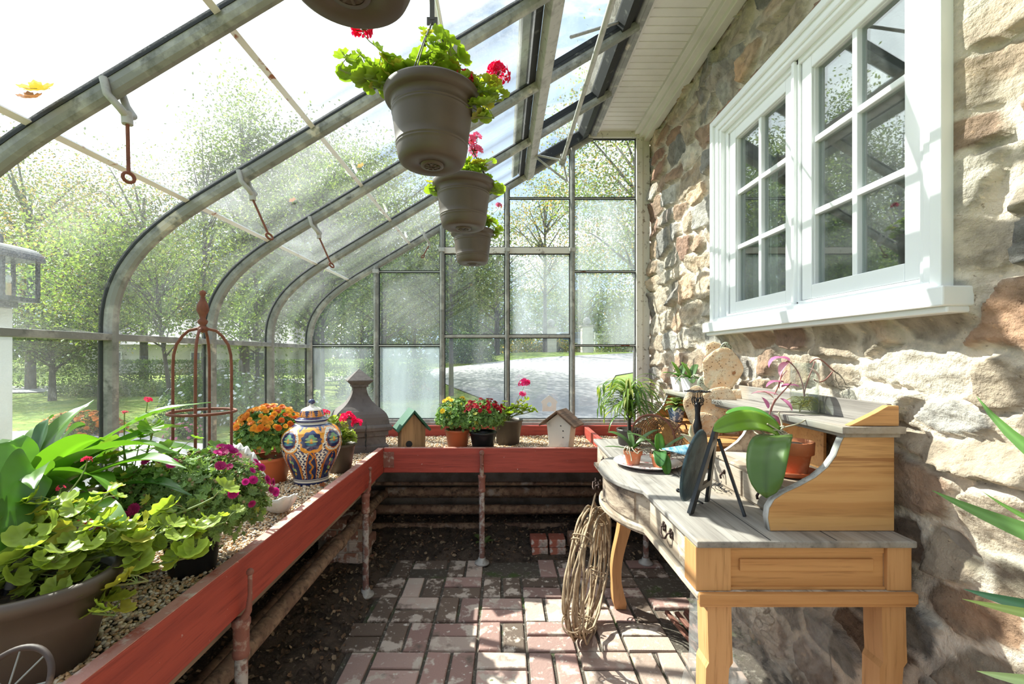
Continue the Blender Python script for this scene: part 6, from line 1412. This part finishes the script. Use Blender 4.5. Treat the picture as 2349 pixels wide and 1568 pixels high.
tree(X(725, 14), 14, 8.0, 2.5, 105, 'rounded tree whose crown sits left of the large hanging pot', GRN, 18000, .2)
tree(X(880, 17), 17, 8.6, 3.0, 106, 'leafy tree half hidden behind the large hanging pot', GRN, 18000, .2)
tree(3.95, 13.2, 10, 2.5, 107, 'big tree by the house corner seen through the right end panes', GOLD+LIME, 19000, .25, .15)
tree(X(1250, 26), 26, 10.5, 2.9, 108, 'yellowing open tree left of the big tree by the house', GOLD, 6500, .3, ls=.16)
tree(X(1140, 24), 24, 7.0, 2.6, 109, 'thinly leaved greyish tree in the gap behind the hanging pots', [(.22, .21, .17), (.2, .22, .1)], 2800, .2, .16)
tree(X(950, 26), 26, 7.4, 3.6, 110, 'dark full tree beyond the lawn behind the hazed pane', DARK+GRN, 11000, .08, ls=.18)
tree(X(1080, 28), 28, 6.2, 3.0, 111, 'dark green tree behind the gate pillars on the left', DARK+GRN, 9000, .08, ls=.18)
tree(X(1330, 33), 33, 8, 4.2, 112, 'distant green tree filling the gap behind the gate pillars', GRN+DARK, 9000, .05, ls=.2)
tree(X(830, 24), 24, 6.6, 3.2, 113, 'mid-distance dark tree behind the curved corner panes', DARK+GRN, 10000, .06, ls=.16)
tree(X(620, 31), 31, 10, 4.6, 114, 'shaded tree behind the house roof and rusty obelisk', DARK+GRN, 11000, .06, ls=.17)
tree(X(200, 26), 26, 8.6, 4.4, 115, 'far tree mass left of the low house', DARK+GRN, 12000, .04, ls=.18)
tree(X(-60, 22), 22, 9, 4.4, 116, 'far tree at the extreme left behind the lantern post', GOLD+DARK, 12000, .04, ls=.18)
tree(X(420, 30), 30, 10, 4.8, 117, 'tallest far tree rising straight behind the low house', DARK+GRN, 12000, .05, ls=.2)
tree(X(230, 9.0), 9.0, 4.4, 1.35, 118, 'bright lime-leaved small tree near the first curved rib', LIME, 5200, .35, .05, ls=.10)
tree(X(398, 8.6), 8.6, 3.4, .95, 119, 'crooked-trunked small tree with lime leaves behind the obelisk', LIME+GRN, 3600, .45, .05, ls=.09, lean=-.35)
tree(X(590, 8.8), 8.8, 3.3, 1.0, 120, 'lime-leaved small tree between the second and third ribs', LIME, 3600, .4, .05, ls=.09)
tree(X(120, 11.5), 11.5, 2.25, 1.15, 121, 'low flat-topped tree standing in front of the hedge', GRN, 4200, .42, .09, ls=.10)
tree(X(740, 10), 10, 6.0, 1.9, 122, 'leafy tree just outside the corner curve', LIME+GRN, 13000, .3, .05, ls=.10)
tree(X(1035, 12), 12, 5.0, 1.6, 123, 'mid-sized tree on the lawn island left of the drive', GRN, 10000, .38, .07, ls=.11)
def shrub(x, y, sx_, sy__, h, seed, label, cols, n=3000, ls=.07, name='shrub', cat='shrub', box_=False, fl=None):
    R = rng(seed); z0 = float(terrain(x, y)); u = R.uniform(-1, 1, (n*2, 3)); u[:, 2] = (u[:, 2]+1)/2
    q = np.max(np.abs(u*np.array((1, 1, 1))), 1) if box_ else np.sqrt(u[:, 0]**2+u[:, 1]**2+u[:, 2]**2); u = u[q < 1][:n] if not box_ else u[:n]
    if box_:
        f = R.integers(0, 3, len(u)); u[f == 0, 2] = R.uniform(.94, 1.02, (f == 0).sum()); u[f == 1, 1] = -1+R.uniform(-.04, .1, (f == 1).sum())
    k = len(u); P = u*np.array((sx_, sy__, h))+R.normal(size=(k, 3))*.02; T = rots(R, k, 1, np.array((0, -.2, .6)))*R.uniform(ls*.6, ls*1.2, (k, 1, 1))
    mb = MB().inst(QV, QF, T, P, np.array(cols)[R.integers(0, len(cols), k)]*R.uniform(.7, 1.3, (k, 1)), sm=False)
    t = thing(name, (x, y, z0), label, cat)
    mb.build('foliage', A['tree_leaf'], t)
    m2 = MB()
    for i in range(8): m2.tube([(R.normal()*sx_*.1, R.normal()*sy__*.1, 0), (R.uniform(-.5, .5)*sx_, R.uniform(-.5, .5)*sy__, h*.6)], .012, 5)
    m2.build('stems', A['bark'], t)
    if fl:
        nf, c, s_ = fl; uu_ = R.normal(size=(nf, 3)); uu_[:, 2] = np.abs(uu_[:, 2]); uu_ /= np.linalg.norm(uu_, axis=1)[:, None]
        o = MB().inst(BV, BF, align(uu_+np.array((0, -.3, .5)), R=R)*s_, uu_*np.array((sx_, sy__, h))*1.02, np.array(c)*R.uniform(.75, 1.25, (nf, 1)), sm=False).build('blossom', A['petal'], t); o['kind'] = 'stuff'
    return t
shrub(-11.0, 14.6, 4.6, .5, .85, 130, 'long clipped dark green hedge beyond the side drive', [(.13, .20, .04), (.2, .28, .06), (.08, .13, .03)], 16000, .08, 'hedge', 'hedge', True)
shrub(-4.6, 15.6, 2.2, .5, .75, 131, 'shorter clipped hedge behind the white-flowering bush', [(.13, .20, .04), (.2, .28, .06)], 7000, .08, 'hedge', 'hedge', True)
shrub(-10.8, 12.6, 2.0, .5, .50, 132, 'low loose pale shrub in front of the long hedge at the left', [(.30, .34, .2), (.2, .26, .12)], 4500, .07)
shrub(-8.4, 12.8, 1.6, .5, .55, 133, 'low pale green shrub beside the first rib in front of the hedge', [(.26, .34, .16), (.18, .26, .1)], 4500, .07)
shrub(-5.2, 8.4, 1.05, .9, .95, 134, 'white-flecked rounded bush on the near lawn', [(.12, .2, .06), (.18, .27, .09)], 6500, .065, fl=(150, (.8, .8, .78), .06))
shrub(-4.05, 8.2, .9, .8, .8, 135, 'green bush right of the white-flecked bush', [(.12, .2, .05), (.2, .3, .07)], 5000, .065, fl=(60, (.8, .8, .78), .05))
shrub(-6.4, 6.9, .62, .4, .35, 136, 'orange chrysanthemum clump on the lawn outside the glass', [(.16, .22, .05), (.4, .2, .05)], 2200, .05, 'flower_clump', 'flower bed', fl=(160, (.75, .27, .04), .07))
shrub(-3.0, 12, 1.4, 1.0, 1.0, 137, 'dark shrub behind the corner mullions', DARK+GRN, 5000, .09)
shrub(-1.8, 20.5, 1.6, 1.0, 1.5, 138, 'dark rhododendron at the edge of the far lawn', DARK, 5000, .11)
shrub(2.6, 29.5, 3.0, .8, 1.0, 139, 'yellow-green shrubs at the foot of the gate pillars', GOLD, 4000, .13)
shrub(8.2, 27, 3.0, 1.5, 2.4, 140, 'tall shrub right of the parked car', GRN, 6000, .14)
shrub(-4.6, 6.6, .30, .22, .22, 141, 'pink-flowered clump just outside the left panes', [(.16, .24, .07)], 900, .04, 'flower_clump', 'flower bed', fl=(50, (.75, .25, .4), .045))
w = shrub(-8, 58, 62, 3, 9.5, 150, 'distant belt of woods closing the view along the horizon', [(.12, .17, .07), (.16, .2, .09), (.09, .13, .06), (.25, .22, .09)], 26000, .75, 'distant_woods', 'woods'); w['kind'] = 'stuff'
# low house across the drive
A['stucco'] = mat('pale_stucco', (.62, .58, .50), [((.5, .46, .4), 2, .5, .7)], rough=.95)
A['shingle'] = mat('grey_shingle', (.30, .29, .29), [((.18, .17, .17), 9, .45, .6, (1, 1, 4)), ((.42, .41, .4), 20, .55, .7)], rough=.9, bump=.4)
A['pane'] = mat('dark_pane', (.05, .06, .07), rough=.15)
def house(x, y, w, d, h, rh, label, wins):
    t = thing('house', (x, y, float(terrain(x, y))-.1), label, 'house')
    MB().box((-w/2, 0, 0), (w/2, d, h)).build('wall', A['stucco'], t)
    V = [(-w/2-.4, -.4, h), (w/2+.4, -.4, h), (w/2+.4, d+.4, h), (-w/2-.4, d+.4, h), (-w/2+rh, d/2, h+rh), (w/2-rh, d/2, h+rh)]
    MB().add(V, [(0, 1, 5, 4), (1, 2, 5), (2, 3, 4, 5), (3, 0, 4), (0, 3, 2, 1)]).build('roof', A['shingle'], t)
    for wx, wz, ww, wh in wins:
        mb = MB(); mb.box((wx-ww/2, -.05, wz), (wx+ww/2, .02, wz+wh)); f = mb.build('window', A['whitepaint'], t)
        mb = MB(); mb.box((wx-ww/2+.06, -.06, wz+.06), (wx-.03, -.045, wz+wh-.06)); mb.box((wx+.03, -.06, wz+.06), (wx+ww/2-.06, -.045, wz+wh-.06)); mb.build('pane', A['pane'], f)
house(X(430, 20), 20, 9.0, 5, 1.35, 1.3, 'low cream house with a grey hipped roof beyond the hedge', [(-3.3, .55, .9, .5), (.6, .55, .9, .5), (3, .55, .9, .5)])
# gate pillars with ball caps
A['pale_block'] = mat('pale_block', (.62, .58, .50), [((.5, .46, .4), 5, .5, .7)], rough=.9)
for px, Z, lb in ((1264, 27, 'pale gate pillar left of the parked car'), (1346, 25.5, 'pale gate pillar right of the parked car')):
    x = X(px, Z); t = thing('gate_pillar', (x, Z, float(terrain(x, Z))-.05), lb, 'gate pillar', group='gate pillars across the drive')
    mb = MB(); zc = 0
    for i in range(7): mb.box((-.30, -.30, zc), (.30, .30, zc+.20)); zc += .215
    mb.box((-.285, -.285, 0), (.285, .285, zc-.02)); mb.build('shaft', A['pale_block'], t)
    MB().box((-.38, -.38, zc-.02), (.38, .38, zc+.06)).build('cap', A['concrete'], t)
    MB().ball((0, 0, zc+.30), .22, 16).build('ball', A['shingle'], t)
# parked car between the pillars
A['carblue'] = mat('car_blue', (.10, .15, .22), rough=.2, coat=.6)
x, Z = X(1296, 31), 31; t = thing('parked_car', (x, Z, float(terrain(x, Z))), 'blue-grey car parked beyond the gate pillars', 'car', rz=.5)
mb = MB(); mb.prism([(-2.1, .3), (-2.1, .75), (-1.5, .9), (-.9, 1.35), (.7, 1.38), (1.4, .95), (2.1, .82), (2.15, .35)], -.85, .85, 'y'); mb.build('body', A['carblue'], t, bevel=.08)
mb = MB(); mb.prism([(-1.3, .93), (-.85, 1.28), (.65, 1.3), (1.2, .95)], -.87, .87, 'y'); mb.build('window_band', A['pane'], t, bevel=.02)
for wx in (-1.35, 1.35):
    for wy in (-.8, .8): mb = MB(); mb.tube([(wx, wy-.1, .33), (wx, wy+.1, .33)], .33, 20); mb.build('wheel', A['blackplast'], t)
# picket fence piece at right
for px, Z, lb in ((1400, 28.0, 'white board fence run right of the gate pillars'),):
    x = X(px, Z); t = thing('board_fence', (x, Z, float(terrain(x, Z))-.02), lb, 'fence')
    for i in range(5): MB().box((-1+i*1.1, -.05, 0), (-.9+i*1.1, .05, 1.25)).build('post', A['whitepaint'], t)
    for z in (.4, .75, 1.08): MB().box((-1, -.02, z), (3.5, .02, z+.12)).build('rail', A['whitepaint'], t)
# lamp post with its lantern
t = thing('lamp_post', (X(-8, 2.05)-.04, 2.05, .0), 'white square post carrying a dark metal coach lantern outside the glass', 'lamp post')
MB().box((-.055, -.055, 0), (.055, .055, 1.47)).build('post', A['whitepaint'], t, bevel=.004)
A['darkmetal'] = mat('lantern_metal', (.035, .037, .04), [((.12, .12, .13), 20, .5, .7)], rough=.4, metal=.6)
A['candle'] = mat('candle_sleeve', (.75, .55, .28), rough=.5)
ln = MB(); lx = .035; ln.box((lx-.05, -.05, 1.47), (lx+.05, .05, 1.50)); ln.box((lx-.12, -.08, 1.495), (lx+.12, .08, 1.515))
for a in (-.115, 0, .115):
    for b in (-.075, .075): ln.box((lx+a-.006, b-.006, 1.51), (lx+a+.006, b+.006, 1.69))
ln = ln.build('lantern', A['darkmetal'], t)
mb = MB(); a = np.linspace(0, PI, 17); mb.prism([(lx+.135*math.cos(v), 1.685+.075*math.sin(v)) for v in a], -.095, .095, 'y'); mb.tube([(lx+.03*math.cos(v), 0, 1.775+.03*math.sin(v)) for v in np.linspace(0, 2*PI, 21)[:-1]], .006, 6, closed=True); mb.build('hood', A['darkmetal'], ln)
mb = MB(); mb.box((lx-.112, -.079, 1.515), (lx+.112, -.077, 1.685)); mb.box((lx-.112, .077, 1.515), (lx+.112, .079, 1.685)); mb.build('glass_pane', A['vglass'], ln)
for dx in (-.05, .06):
    mb = MB(); mb.tube([(lx+dx, 0, 1.51), (lx+dx, 0, 1.575)], .009, 12); mb.build('candle', A['candle'], ln)
    MB().ball((lx+dx, 0, 1.595), .011, 10, sq=(1, 1, 2)).build('bulb', A['whitepaint'], ln)
# small weed in the soil under the bench
t = thing('weed', (-.12, 2.93, .03), 'small pale green weed growing in the soil behind the bench leg', 'weed')
R = rng(97)
for i in range(9): blade(MB(), blade_pts((0, 0, 0), R.uniform(0, 6.28), R.uniform(.5, 1.2), R.uniform(-.6, .1), R.uniform(.05, .11), 8), .035, 'oval', .2, (.16, .22, .08), m=5).build('leaf', A['leaf'], t)
for o in list(bpy.data.objects):
    if o.name == 'pot_tmp': bpy.data.objects.remove(o)
